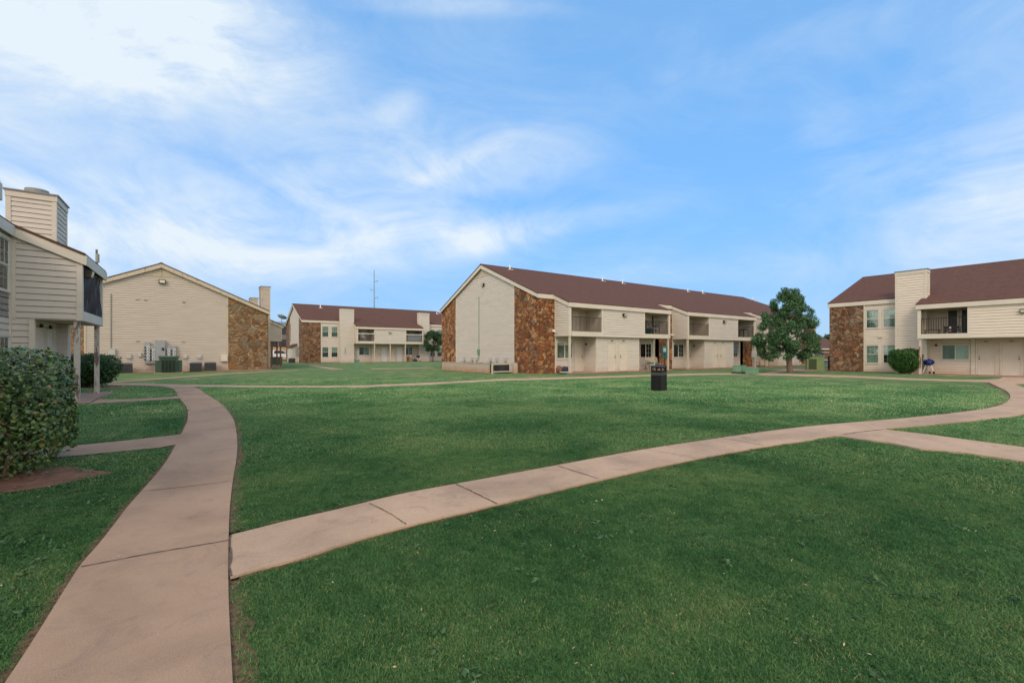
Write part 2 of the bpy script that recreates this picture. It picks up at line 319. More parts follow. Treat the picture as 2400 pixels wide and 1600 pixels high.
M['nickel'] = simple('knob_nickel', (0.55, 0.53, 0.5), 0.3, 0.8)
M['rail'] = simple('black_railing', (0.018, 0.014, 0.012), 0.5)
M['grey'] = simple('grey_metal_box', (0.30, 0.31, 0.33), 0.5, 0.2, var=0.08)
M['lgrey'] = simple('pale_grey_box', (0.46, 0.46, 0.45), 0.5, 0.1, var=0.06)
M['acbody'] = simple('condenser_dark', (0.055, 0.055, 0.062), 0.5, 0.3)
M['actop'] = simple('condenser_case', (0.22, 0.22, 0.23), 0.5, 0.3)
M['green'] = simple('transformer_green', (0.045, 0.085, 0.058), 0.5, 0.1, var=0.12)
M['greenp'] = simple('pedestal_green', (0.135, 0.27, 0.17), 0.55, 0.0, var=0.15, scale=3)
M['greeny'] = simple('olive_green_cabinet', (0.17, 0.23, 0.085), 0.55, 0.0, var=0.15, scale=2)
M['greend'] = simple('dark_green_panel', (0.035, 0.055, 0.018), 0.6)
M['conduit'] = simple('conduit', (0.25, 0.25, 0.23), 0.5, 0.3)
M['lampb'] = simple('lamp_bronze', (0.05, 0.045, 0.035), 0.4, 0.5)
M['lens'] = simple('lamp_lens', (0.62, 0.58, 0.45), 0.25, var=0.1)
M['post'] = painted_wood('peeling_post', (0.50, 0.46, 0.41), (0.17, 0.125, 0.105), 0.53)
M['postc'] = painted_wood('cream_post', (0.52, 0.46, 0.38), (0.20, 0.14, 0.10), 0.62)
M['fence'] = siding_mat('low_fence_paint', (0.50, 0.43, 0.37), 1.0)
M['wood'] = simple('bench_wood', (0.42, 0.34, 0.25), 0.7, var=0.2, scale=12)
M['cedar'] = simple('cedar_boards', (0.20, 0.085, 0.035), 0.8, var=0.3, scale=5, stretch=(4, 4, .5))
M['plasticb'] = simple('bin_black', (0.011, 0.011, 0.012), 0.42, 0.0, var=0.3, scale=9, bmp=0.1)
M['binlid'] = simple('bin_lid_grey', (0.060, 0.060, 0.064), 0.5, var=0.2)
M['teal'] = simple('teal_metal', (0.012, 0.075, 0.085), 0.4)
M['tealp'] = simple('teal_plastic', (0.02, 0.14, 0.13), 0.45)
M['sign'] = simple('dispenser_label', (0.22, 0.38, 0.38), 0.5, var=0.6, scale=30)
M['blue'] = simple('grill_blue', (0.012, 0.025, 0.16), 0.25, var=0.1)
M['blk'] = simple('black_enamel', (0.02, 0.02, 0.022), 0.4)
M['alum'] = simple('aluminium', (0.6, 0.6, 0.6), 0.45, 0.2)
M['whitep'] = simple('white_paint', (0.72, 0.73, 0.74), 0.35, var=0.04)
M['cloth'] = simple('white_cloth', (0.6, 0.6, 0.58), 0.9, var=0.2)
M['navy'] = simple('navy_bag', (0.02, 0.024, 0.045), 0.6, bmp=0.4)
M['orange'] = simple('brown_bag', (0.19, 0.085, 0.055), 0.8, bmp=0.4)
M['screen'] = simple('balcony_mesh_screen', (0.045, 0.038, 0.042), 0.6, var=0.5, scale=1.6, stretch=(2, 2, .4), spec=0.2)
M['dish'] = simple('dish_grey', (0.33, 0.33, 0.32), 0.5)
M['steel'] = simple('galvanised_pole', (0.26, 0.33, 0.38), 0.5, 0.3)
M['polewood'] = bark_mat('utility_pole_wood', (0.17, 0.15, 0.14))
M['asphalt'] = simple('asphalt', (0.06, 0.06, 0.062), 0.9, var=0.25, scale=8)
M['dgrey'] = simple('dark_cladding', (0.035, 0.037, 0.045), 0.5)
M['mgrey'] = simple('grey_cladding', (0.16, 0.17, 0.185), 0.6)
M['tanw'] = simple('tan_wall', (0.50, 0.33, 0.22), 0.8)
M['brickE'] = simple('brown_brick', (0.20, 0.10, 0.075), 0.85, var=0.4, scale=7)
M['path'] = concrete_mat('pink_concrete', (0.415, 0.276, 0.187))
M['path2'] = concrete_mat('paler_concrete', (0.50, 0.345, 0.238))
M['slab'] = concrete_mat('porch_concrete', (0.36, 0.24, 0.185))
M['joint'] = simple('joint_dirt', (0.13, 0.085, 0.06), 0.95, var=0.4, scale=30)
M['soil'] = simple('red_soil', (0.205, 0.095, 0.055), 0.95, var=0.35, scale=4, bmp=0.8)
M['edge'] = simple('edge_soil', (0.13, 0.075, 0.042), 0.95, var=0.7, scale=30, bmp=0.8)
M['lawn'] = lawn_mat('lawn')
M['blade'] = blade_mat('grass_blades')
M['leafH'] = leaf_mat('hedge_leaf', [(0.0, (0.040, 0.078, 0.026)), (0.45, (0.090, 0.165, 0.052)), (0.80, (0.17, 0.26, 0.09)), (0.95, (0.27, 0.31, 0.10)), (0.985, (0.30, 0.15, 0.06)), (1, (0.35, 0.25, 0.14))], 0.30, 0.12)
M['leafB'] = leaf_mat('bush_leaf', [(0.0, (0.012, 0.045, 0.014)), (0.6, (0.03, 0.09, 0.024)), (1, (0.075, 0.155, 0.04))], 0.45, 0.15)
M['leafD'] = leaf_mat('bright_bush_leaf', [(0.0, (0.018, 0.07, 0.014)), (0.6, (0.045, 0.135, 0.022)), (1, (0.09, 0.20, 0.04))], 0.5, 0.2)
M['leafC'] = leaf_mat('cedar_spray', [(0.0, (0.020, 0.066, 0.030)), (0.5, (0.058, 0.150, 0.066)), (1, (0.16, 0.30, 0.12))], 0.6, 0.15)
M['leafT'] = leaf_mat('tree_leaf', [(0.0, (0.016, 0.05, 0.018)), (0.6, (0.04, 0.10, 0.032)), (1, (0.08, 0.16, 0.055))], 0.5, 0.2)
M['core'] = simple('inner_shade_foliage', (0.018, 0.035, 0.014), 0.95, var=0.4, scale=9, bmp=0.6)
M['bark'] = bark_mat('bark_brown', (0.17, 0.105, 0.075))
M['barkt'] = bark_mat('bark_grey_red', (0.20, 0.135, 0.11))
M['ink'] = simple('number_black', (0.02, 0.018, 0.016), 0.6)

# ---------------------------------------------------------------- mesh builder
WL = {}     # world location of roots that are not at the origin
class MB:
    def __init__(s, T=None): s.v = []; s.f = []; s.k = []; s.T = T or (lambda a, b, c: (a, b, c))
    def mark(s): s.k.append((len(s.v), len(s.f)))
    def poly(s, pts):
        i = len(s.v); s.v += [s.T(*p) for p in pts]; s.f.append(list(range(i, i+len(pts))))
    def hexa(s, p):           # 8 points: bottom 4, top 4
        s.mark(); i = len(s.v); s.v += [s.T(*q) for q in p]
        for f in ((0, 1, 2, 3), (4, 5, 6, 7), (0, 1, 5, 4), (1, 2, 6, 5), (2, 3, 7, 6), (3, 0, 4, 7)): s.f.append([i+k for k in f])
    def box(s, a0, a1, b0, b1, c0, c1):
        s.hexa([(a0, b0, c0), (a1, b0, c0), (a1, b1, c0), (a0, b1, c0), (a0, b0, c1), (a1, b0, c1), (a1, b1, c1), (a0, b1, c1)]); return s
    def prism(s, poly, lo, hi, fn):   # poly of (a,b), fn(a,b,t)->local point
        s.mark(); n = len(poly); i = len(s.v)
        s.v += [s.T(*fn(a, b, lo)) for a, b in poly] + [s.T(*fn(a, b, hi)) for a, b in poly]
        s.f.append([i+k for k in range(n)]); s.f.append([i+n+k for k in range(n)])
        for k in range(n): s.f.append([i+k, i+(k+1) % n, i+n+(k+1) % n, i+n+k])
        return s
    def tube(s, pts, r, n=8, r2=None):
        pts = [Vector(s.T(*p)) for p in pts]; rings = []
        m = len(pts)
        for k, p in enumerate(pts):
            d = (pts[min(k+1, m-1)] - pts[max(k-1, 0)]).normalized()
            up = Vector((0, 0, 1)) if abs(d.z) < 0.9 else Vector((1, 0, 0))
            x = d.cross(up).normalized(); y = d.cross(x)
            rr = (r + ((r2 if r2 is not None else r) - r)*k/max(1, m-1)) if not isinstance(r, (list, tuple)) else r[k]
            i = len(s.v); s.v += [tuple(p + x*rr*math.cos(2*math.pi*j/n) + y*rr*math.sin(2*math.pi*j/n)) for j in range(n)]; rings.append(i)
        for a, b in zip(rings, rings[1:]):
            for j in range(n): s.f.append([a+j, a+(j+1) % n, b+(j+1) % n, b+j])
        s.f.append([rings[0]+j for j in range(n)][::-1]); s.f.append([rings[-1]+j for j in range(n)]); return s
    def lathe(s, prof, c=(0, 0, 0), n=20):    # prof of (r,z)
        rings = []
        for r, z in prof:
            i = len(s.v); s.v += [s.T(c[0]+r*math.cos(2*math.pi*j/n), c[1]+r*math.sin(2*math.pi*j/n), c[2]+z) for j in range(n)]; rings.append(i)
        for a, b in zip(rings, rings[1:]):
            for j in range(n): s.f.append([a+j, a+(j+1) % n, b+(j+1) % n, b+j])
        s.f.append([rings[0]+j for j in range(n)][::-1]); s.f.append([rings[-1]+j for j in range(n)]); return s
    def build_each(s, name, mat, parent=None):
        ks = s.k+[(len(s.v), len(s.f))]; out = []
        for (v0, f0), (v1, f1) in zip(ks, ks[1:]):
            q = MB(); q.v = s.v[v0:v1]; q.f = [[i-v0 for i in f] for f in s.f[f0:f1]]
            if q.f: out.append(q.build(name, mat, parent))
        return out
    def build(s, name, mat, parent=None, smooth=False, bevel=0.0):
        me = bpy.data.meshes.new(name); me.from_pydata([tuple(v) for v in s.v], [], s.f)
        bm = bmesh.new(); bm.from_mesh(me); bmesh.ops.recalc_face_normals(bm, faces=bm.faces); bm.to_mesh(me); bm.free()
        me.materials.append(M[mat] if isinstance(mat, str) else mat)
        if smooth: me.shade_smooth()
        ob = bpy.data.objects.new(name, me); COL.objects.link(ob)
        if parent is not None:
            ob.parent = parent
            if parent.name in WL: L = WL[parent.name]; ob.location = (-L[0], -L[1], -L[2])
        if bevel:
            md = ob.modifiers.new('bevel', 'BEVEL'); md.width = bevel; md.segments = 2; md.limit_method = 'ANGLE'
        return ob
def tag(o, label=None, cat=None, group=None, kind=None):
    if label: o['label'] = label
    if cat: o['category'] = cat
    if group: o['group'] = group
    if kind: o['kind'] = kind
    return o
def root(name, label, cat, loc=(0, 0, 0), rz=0, group=None, world=False):
    o = bpy.data.objects.new(name, None); COL.objects.link(o); o.empty_display_size = 0.3
    o.location = loc; o.rotation_euler = (0, 0, rz); tag(o, label, cat, group)
    if world: WL[o.name] = loc
    return o
def copy_tree(o, parent=None):
    c = o.copy(); COL.objects.link(c)
    if parent is not None: c.parent = parent
    for ch in [x for x in bpy.data.objects if x.parent == o]: copy_tree(ch, c)
    return c
def place(proto, used, loc, rz, label):
    o = proto if not used[0] else copy_tree(proto); used[0] = True
    o.location = loc; o.rotation_euler = (0, 0, rz); o['label'] = label; return o
def text(name, s, size, P, mat, parent, thick=0.004, right=(1, 0, 0), up=(0, 0, 1), space=1.0):
    """flat raised lettering; P world centre, right / up world directions"""
    cu = bpy.data.curves.new(name, 'FONT'); cu.body = s; cu.size = size; cu.align_x = 'CENTER'; cu.align_y = 'CENTER'; cu.extrude = thick; cu.space_line = space
    t = bpy.data.objects.new(name, cu); COL.objects.link(t); dg = bpy.context.evaluated_depsgraph_get()
    me = bpy.data.meshes.new_from_object(t.evaluated_get(dg)); bpy.data.objects.remove(t)
    r = Vector(right); u = Vector(up); n = r.cross(u); mw = Matrix((r, u, n)).transposed().to_4x4(); mw.translation = Vector(P)
    me.transform(mw); me.name = name; me.materials.clear(); me.materials.append(M[mat])
    o = bpy.data.objects.new(name, me); COL.objects.link(o)
    if parent is not None:
        o.parent = parent
        if parent.name in WL: L = WL[parent.name]; o.location = tuple(-x for x in L)
    return o

# ---------------------------------------------------------------- lap siding
def clip(poly, k, val, keep_ge):
    out = []; n = len(poly)
    for i in range(n):
        a, b = poly[i], poly[(i+1) % n]
        ia = (a[k] >= val) if keep_ge else (a[k] <= val); ib = (b[k] >= val) if keep_ge else (b[k] <= val)
        if ia: out.append(a)
        if ia != ib:
            t = (val-a[k])/(b[k]-a[k]); out.append(tuple(a[j]+(b[j]-a[j])*t for j in range(2)))
    return out
EXPO = 0.165
def siding(mb, outline, P, expo=EXPO):
    mb.mark(); z0 = min(p[1] for p in outline); z1 = max(p[1] for p in outline)
    z = math.floor(z0/expo)*expo
    while z < z1:
        for lo, hi, o0, o1 in ((z, z+expo-0.019, 0.026, 0.008), (z+expo-0.019, z+expo-0.007, 0.008, -0.016), (z+expo-0.007, z+expo, -0.016, 0.026)):
            q = clip(clip(outline, 1, lo, True), 1, hi, False)
            if len(q) >= 3: mb.poly([P(a, o0+(o1-o0)*(zz-lo)/(hi-lo), zz) for a, zz in q])
        z += expo
def rect(a0, a1, z0, z1): return [(a0, z0), (a1, z0), (a1, z1), (a0, z1)]
def rects_minus(a0, a1, z0, z1, holes):
    """split a rectangle into rectangles that leave the holes free"""
    xs = sorted({a0, a1, *[h[0] for h in holes], *[h[1] for h in holes]}); out = []
    for x0, x1 in zip(xs, xs[1:]):
        if x1 <= a0 or x0 >= a1: continue
        hs = sorted([(h[2], h[3]) for h in holes if h[0] <= x0+1e-6 and h[1] >= x1-1e-6]); z = z0
        for b0, b1 in hs:
            if b0 > z: out.append((x0, x1, z, b0))
            z = max(z, b1)
        if z < z1: out.append((x0, x1, z, z1))
    return out

# ---------------------------------------------------------------- windows and doors; PL(a,off,z) -> world
def window(PL, a0, a1, z0, z1, par, style='hung', blind='blindM', grille=True, half=None):
    fr = MB(PL); w = 0.055
    if a1 < a0: a0, a1 = a1, a0
    fr.box(a0-w, a0, -0.02, 0.055, z0-w, z1+w); fr.box(a1, a1+w, -0.02, 0.055, z0-w, z1+w)
    fr.box(a0, a1, -0.02, 0.053, z1, z1+w); fr.box(a0, a1, -0.02, 0.06, z0-w, z0)
    f = fr.build('window', 'trim', par)
    s = MB(PL); q = 0.028
    if style == 'hung':
        zm = (z0+z1)/2
        for lo, hi, o in ((z0, zm, 0.0), (zm, z1, 0.012)):
            s.box(a0, a0+q, o, o+0.02, lo, hi); s.box(a1-q, a1, o, o+0.02, lo, hi)
            s.box(a0+q, a1-q, o, o+0.02, lo, lo+q); s.box(a0+q, a1-q, o, o+0.02, hi-q, hi)
            if grille:
                for k in (1, 2): x = a0+(a1-a0)*k/3; s.box(x-0.0045, x+0.0045, o+0.001, o+0.008, lo+q, hi-q)
                z = (lo+hi)/2; s.box(a0+q, a1-q, o+0.0005, o+0.0075, z-0.0045, z+0.0045)
    else:
        am = (a0+a1)/2
        for lo, hi, o in ((a0, am, 0.0), (am, a1, 0.012)):
            s.box(lo, lo+q, o, o+0.02, z0, z1); s.box(hi-q, hi, o, o+0.02, z0, z1)
            s.box(lo+q, hi-q, o, o+0.02, z0, z0+q); s.box(lo+q, hi-q, o, o+0.02, z1-q, z1)
        if grille:
            x = am+(a1-am)/2; s.box(x-0.006, x+0.006, 0.013, 0.02, z0+q, z1-q)
            for k in (1, 2): z = z0+(z1-z0)*k/3; s.box(am+q, a1-q, 0.0135, 0.0195, z-0.006, z+0.006)
    s.build('sash', 'vinyl', f)
    g = MB(PL); g.box(a0, a1, 0.004, 0.008, z0, z1); g.build('pane', 'glass', f)
    bl = blind if isinstance(blind, tuple) else (blind, blind)
    if style == 'hung':
        zm = (z0+z1)/2
        b = MB(PL); b.box(a0, a1, -0.05, -0.045, zm, z1); b.build('blind', bl[0], f)
        b = MB(PL); b.box(a0, a1, -0.05, -0.045, z0, zm); b.build('blind', bl[1], f)
    else:
        am = (a0+a1)/2
        b = MB(PL); b.box(a0, am, -0.05, -0.045, z0, z1); b.build('blind', bl[0], f)
        b = MB(PL); b.box(am, a1, -0.05, -0.045, z0, z1); b.build('blind', bl[1], f)
    return f
def door(PL, a0, a1, z0, z1, par, mat='door', knob='l', num=None, frame=True, dirn=1):
    if a1 < a0: a0, a1 = a1, a0
    w = 0.09; d = MB(PL); d.box(a0, a1, -0.02, 0.012, z0, z1)
    W = a1-a0; H = z1-z0
    for cx in (0.28, 0.72):
        for lo, hi in ((0.10, 0.38), (0.46, 0.80), (0.86, 0.95)):
            x0 = a0+W*(cx-0.15); x1 = a0+W*(cx+0.15); y0 = z0+H*lo; y1 = z0+H*hi
            for q in ((x0, x1, y0, y0+.02), (x0, x1, y1-.02, y1), (x0, x0+.02, y0+.02, y1-.02), (x1-.02, x1, y0+.02, y1-.02)): d.box(q[0], q[1], 0.012, 0.019, q[2], q[3])
            d.box(x0+.035, x1-.035, 0.012, 0.0175, y0+.035, y1-.035)
    o = d.build('door', mat, par)
    fr = MB(PL); fr.box(a0-w, a0-.004, -0.02, 0.05, z0, z1+w); fr.box(a1+.004, a1+w, -0.02, 0.05, z0, z1+w); fr.box(a0-.004, a1+.004, -0.02, 0.048, z1+.006, z1+w)
    fr.build('door_frame', 'trim', o)
    x = a0+0.07 if knob == 'l' else a1-0.07
    k = MB(PL); k.box(x-.03, x+.03, 0.012, 0.07, z0+.93, z0+.99); k.box(x-.025, x+.025, 0.012, 0.04, z0+1.07, z0+1.12); k.build_each('handle', 'brass' if mat != 'doorw' else 'nickel', o)
    return o
def numbers(PLw, s, a, z, size, par, right, off=0.03):
    P = PLw(a, off, z); return text('unit_number', s, size, P, 'ink', par, right=right)

# ---------------------------------------------------------------- buildings
class Building:
    def __init__(b, name, label, T, L, D, eave, ridge, base, sid='sid', stone='stoneC', trim='trim', ov=0.08, rk=0.22, cat='apartment building', group=None):
        b.T, b.L, b.D, b.eave, b.ridge = T, L, D, eave, ridge; b.sid, b.stone, b.trim, b.ov, b.rk = sid, stone, trim, ov, rk
        b.r = root(name, label, cat, (base[0], base[1], 0), world=True, group=group)
        b.sl = (ridge-eave)/(D/2)
        b.blocks = []
    def zt(b, d): return b.ridge - b.sl*abs(d+b.D/2)
    def mb(b): return MB(b.T)
    def front(b, d): return lambda a, off, z: (a, d+off, z)      # local point on plane d
    def PF(b, d): return lambda a, off, z: b.T(a, d+off, z)        # world
    def PS(b, s, sg): return lambda a, off, z: b.T(s+sg*off, a, z)   # side plane, a = d
    def roof(b):
        L, D, ov, rk, e = b.L, b.D, b.ov, b.rk, b.eave; th = 0.07
        m = b.mb(); fn = lambda d, z, t: (t, d, z)
        zf = b.zt(ov); zb = b.zt(-D-ov)
        m.prism([(ov, zf), (-D/2, b.ridge), (-D/2, b.ridge-th), (ov, zf-th)], -rk, L+rk, fn)
        m.prism([(-D-ov, zb), (-D/2-.001, b.ridge), (-D/2-.001, b.ridge-th), (-D-ov, zb-th)], -rk, L+rk, fn)
        for s0, s1, dep in b.blocks:
            m.prism([(dep+ov, b.zt(dep+ov)+.002), (-.3, b.zt(-.3)+.002), (-.3, b.zt(-.3)-th), (dep+ov, b.zt(dep+ov)-th)], s0-.12, s1+.12, fn)
        m.prism([(-D/2-.14, b.ridge-.14*b.sl+.012), (-D/2, b.ridge+.022), (-D/2+.14, b.ridge-.14*b.sl+.012), (-D/2, b.ridge-.05)], -rk, L+rk, fn)
        ro = b.rf = m.build('roof', 'roof', b.r)
        f = b.mb(); fh = 0.27; t0 = th-.012
        for s0, s1 in ((-rk+.02, -rk+.06), (L+rk-.06, L+rk-.02)):
            f.prism([(ov+.02, zf-t0), (-D/2, b.ridge-t0), (-D/2, b.ridge-t0-fh-.03), (ov+.02, zf-t0-fh)], s0, s1, fn)
            f.prism([(-D-ov-.02, zb-t0), (-D/2-.001, b.ridge-t0), (-D/2-.001, b.ridge-t0-fh-.03), (-D-ov-.02, zb-t0-fh)], s0, s1, fn)
        # eave boards, broken where a porch block runs out from under them
        cuts = sorted([(s0, s1) for s0, s1, _ in b.blocks]); x = -rk+.06
        for s0, s1 in cuts+[(L+rk-.06, L+rk)]:
            if s0 > x: f.box(x, s0, ov-.005, ov+.03, zf-t0-fh, zf-t0)
            x = s1
        f.box(-rk+.06, L+rk-.06, -D-ov-.03, -D-ov+.005, zb-t0-fh, zb-t0)
        for s0, s1, dep in b.blocks:
            z0 = b.zt(dep+ov); zi = b.zt(ov)
            f.box(s0-.10, s1+.10, dep+ov-.005, dep+ov+.03, z0-t0-fh, z0-t0)
            for q0, q1 in ((s0-.10, s0-.06), (s1+.06, s1+.10)):
                f.prism([(dep+ov-.006, z0-t0), (ov+.031, zi-t0-.01), (ov+.031, zi-t0-fh-.01), (dep+ov-.006, z0-t0-fh)], q0, q1, fn)
        f.build_each('fascia', b.trim, b.r)
        s = b.mb()
        for s0, s1 in ((-rk+.061, 0.0), (L, L+rk-.061)):
            s.prism([(ov, zf-.24), (-D/2, b.ridge-.24), (-D/2, b.ridge-.27), (ov, zf-.27)], s0, s1, fn)
            s.prism([(-D-ov, zb-.24), (-D/2-.001, b.ridge-.24), (-D/2-.001, b.ridge-.27), (-D-ov, zb-.27)], s0, s1, fn)
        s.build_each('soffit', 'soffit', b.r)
        return ro
    def gable(b, s, sg, w1, w2, vent=True):
        """end wall at s facing sg; flagstone w1 from the front corner, w2 from the rear one"""
        P = lambda a, off, z: (s+sg*off, a, z); D = b.D; top = .10
        zt = lambda d: b.zt(d)-top
        if w1:
            m = b.mb(); m.prism([(0, 0), (-w1, 0), (-w1, zt(-w1)), (0, zt(0))], -.15, .05, lambda a, z, t: P(a, t, z)); m.build('stone_wall', b.stone, b.r)
        if w2:
            m = b.mb(); m.prism([(-D, 0), (-D+w2, 0), (-D+w2, zt(-D+w2)), (-D, zt(-D))], -.15, .05, lambda a, z, t: P(a, t, z)); m.build('stone_wall', b.stone, b.r)
        a0, a1 = -w1 if w1 else -.1, (-D+w2) if w2 else -D+.1
        m = b.mb(); siding(m, [(a0, 0.02), (a0, zt(a0)), (-D/2, zt(-D/2)), (a1, zt(a1)), (a1, 0.02)], P)
        m.build('siding_wall', b.sid, b.r)
        t = b.mb()
        for a, w in ((a0, -.10), (a1, .10)):
            x0, x1 = sorted((a, a+w)); t.box(*sorted((s+sg*-.01, s+sg*.045)), x0, x1, 0.02, min(zt(x0), zt(x1))-.02)
        if vent:
            h = .55; zc = b.ridge-.42; dd = h/b.sl
            t.prism([(-D/2-dd, zc-h), (-D/2+dd, zc-h), (-D/2+dd-.12, zc-h+.06), (-D/2-dd+.12, zc-h+.06)], .02, .05, lambda a, z, q: P(a, q, z))
            t.prism([(-D/2-.03, zc-h+.06), (-D/2+.03, zc-h+.06), (-D/2+.03, zc+.05), (-D/2-.03, zc+.05)], .02, .05, lambda a, z, q: P(a, q, z))
        t.build_each('corner_trim', b.trim, b.r)
        if vent:
            v = b.mb(); v.prism([(-D/2-dd+.15, zc-h+.06), (-D/2+dd-.15, zc-h+.06), (-D/2, zc)], .005, .028, lambda a, z, q: P(a, q, z)); v.build('gable_vent', 'soffit', b.r)
    def stone_front(b, s0, s1, z1=None, z0=0):
        m = b.mb(); m.box(s0, s1, -.2, 0.05, z0, z1 if z1 else b.zt(0)-.12); m.build('stone_wall', b.stone, b.r)
    def wall(b, s0, s1, z0, z1, d=0.0, holes=(), name='siding_wall', mat=None):
        m = b.mb()
        for q in rects_minus(s0, s1, z0, z1, list(holes)): siding(m, rect(*q), b.front(d))
        return m.build(name, mat or b.sid, b.r)
    def rear(b):
        m = b.mb(); m.box(0.05, b.L-.05, -b.D+.0, -b.D+.15, 0, b.zt(-b.D)-.1); m.build('rear_wall', b.sid, b.r)
    def chimney(b, s0, s1, d0, d1, top, zb=0.0):
        m = b.mb(); siding(m, rect(s0, s1, zb, top), b.front(d1))
        for s, sg in ((s0, -1), (s1, 1)): siding(m, rect(d0, d1, zb, top), lambda a, off, z, s=s, sg=sg: (s+sg*off, a, z))
        siding(m, rect(s0, s1, 3.5, top), lambda a, off, z: (a, d0-off, z))
        c = m.build('chimney', b.sid, b.r)
        t = b.mb()
        for s, sg in ((s0, -1), (s1, 1)):
            for d, dg in ((d0, -1), (d1, 1)):
                t.box(*sorted((s-sg*.09, s+sg*.035)), *sorted((d-dg*.09, d+dg*.035)), zb, top-.2)
        t.box(s0-.05, s1+.05, d0-.05, d1+.05, top-.2, top+.0); t.build_each('corner_board', b.trim, c)
        k = b.mb(); k.box(s0-.09, s1+.09, d0-.09, d1+.09, top+.001, top+.045); k.build('chimney_cap', 'actop', c)
        return c
    def block(b, s0, s1, dep, zb, zf, bal, rail='rail', doors=True, posts=(), postmat='postc'):
        """upstairs porch block: bal = list of (a0,a1) balcony openings, the rest is closed siding"""
        b.blocks.append((s0, s1, dep)); ztop = b.zt(dep)-.10; zhd = b.zt(dep+b.ov)-.058-.27
        m = b.mb()
        for s, sg in ((s0, -1), (s1, 1)):
            siding(m, [(0, zb), (dep, zb), (dep, ztop), (0, b.zt(0)-.1)], lambda a, off, z, s=s, sg=sg: (s+sg*off, a, z))
        # inner linings, and closed front panels between the balconies
        x = s0; closed = []
        for a0, a1 in sorted(bal):
            if a0-x > .3: closed.append((x, a0))
            x = a1
        if s1-x > .3: closed.append((x, s1))
        for c0, c1 in closed: siding(m, rect(c0+.08, c1-.08, zb+.02, ztop), b.front(dep))
        m.build_each('block_siding', b.sid, b.r)
        t = b.mb()
        t.box(s0+.03, s1-.03, dep-.06, dep+.04, zb, zf) if not closed else [t.box(a0, a1, dep-.06, dep+.04, zb, zf) for a0, a1 in bal]
        for s, sg in ((s0, 1), (s1, -1)):
            t.box(*sorted((s-sg*.035, s+sg*.13)), dep-.09, dep+.035, zb-.005, ztop)
            t.box(*sorted((s-sg*.033, s+sg*.06)), 0.03, .12, zb, b.zt(.1)-.12)
        for c0, c1 in closed:
            for c, sg in ((c0, 1), (c1, -1)):
                if abs(c-s0) > .01 and abs(c-s1) > .01: t.box(*sorted((c, c+sg*.11)), dep-.05, dep+.037, zb-.003, ztop)
            t.box(c0+.11, c1-.11, dep-.01, dep+.03, zb-.001, zb+.10)
        t.build_each('trim_board', b.trim, b.r)
        lin = b.mb()
        for c0, c1 in closed: lin.box(c0+.02, c1-.02, -.02, dep-.062, zb+.03, b.zt(dep)-.15)
        if closed: lin.build_each('balcony_side_wall', 'wallin', b.r)
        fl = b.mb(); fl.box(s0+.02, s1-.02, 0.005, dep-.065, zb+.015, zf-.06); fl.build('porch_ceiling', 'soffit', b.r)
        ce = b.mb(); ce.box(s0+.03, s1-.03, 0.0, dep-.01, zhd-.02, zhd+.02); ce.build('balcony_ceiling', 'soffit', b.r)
        for i, (a0, a1) in enumerate(sorted(bal)):
            b.wall(a0, a1, zf-.06, zhd, 0.0, name='balcony_back_wall', mat='wallin')
            if rail:
                r = b.mb(); n = int((a1-a0)/.115); zr = zf+.98; zl = zf+.09; dd = dep-.03
                r.box(a0, a1, dd-.02, dd+.02, zr-.035, zr); r.box(a0, a1, dd-.015, dd+.015, zl-.02, zl)
                for k in range(n+1):
                    x = a0+.02+(a1-a0-.04)*k/n; r.box(x-.011, x+.011, dd-.008, dd+.008, zl, zr-.035)
                r.build('balcony_railing', rail, b.r)
        for s, d in posts:
            p = b.mb(); p.box(s-.06, s+.06, d-.06, d+.06, 0.0, zb); p.build('porch_post', postmat, b.r)
def wall_lamp(P, a, z, par, name='wall_light', big=True):
    m = MB(P); w = .16 if big else .05; h = .11 if big else .07
    m.prism([(0.02, z+h), (0.19 if big else .1, z+h*.8), (0.15 if big else .1, z-h), (0.02, z-h)], a-w, a+w, lambda d, zz, t: (t, d, zz)); o = m.build(name, 'lampb', par)
    if big:
        q = MB(P); q.prism([(0.196, z+h*.6), (0.204, z+h*.6), (0.168, z-h*.75), (0.16, z-h*.75)], a-w*.8, a+w*.8, lambda d, zz, t: (t, d, zz)); q.build('lens', 'lens', o)
    return o

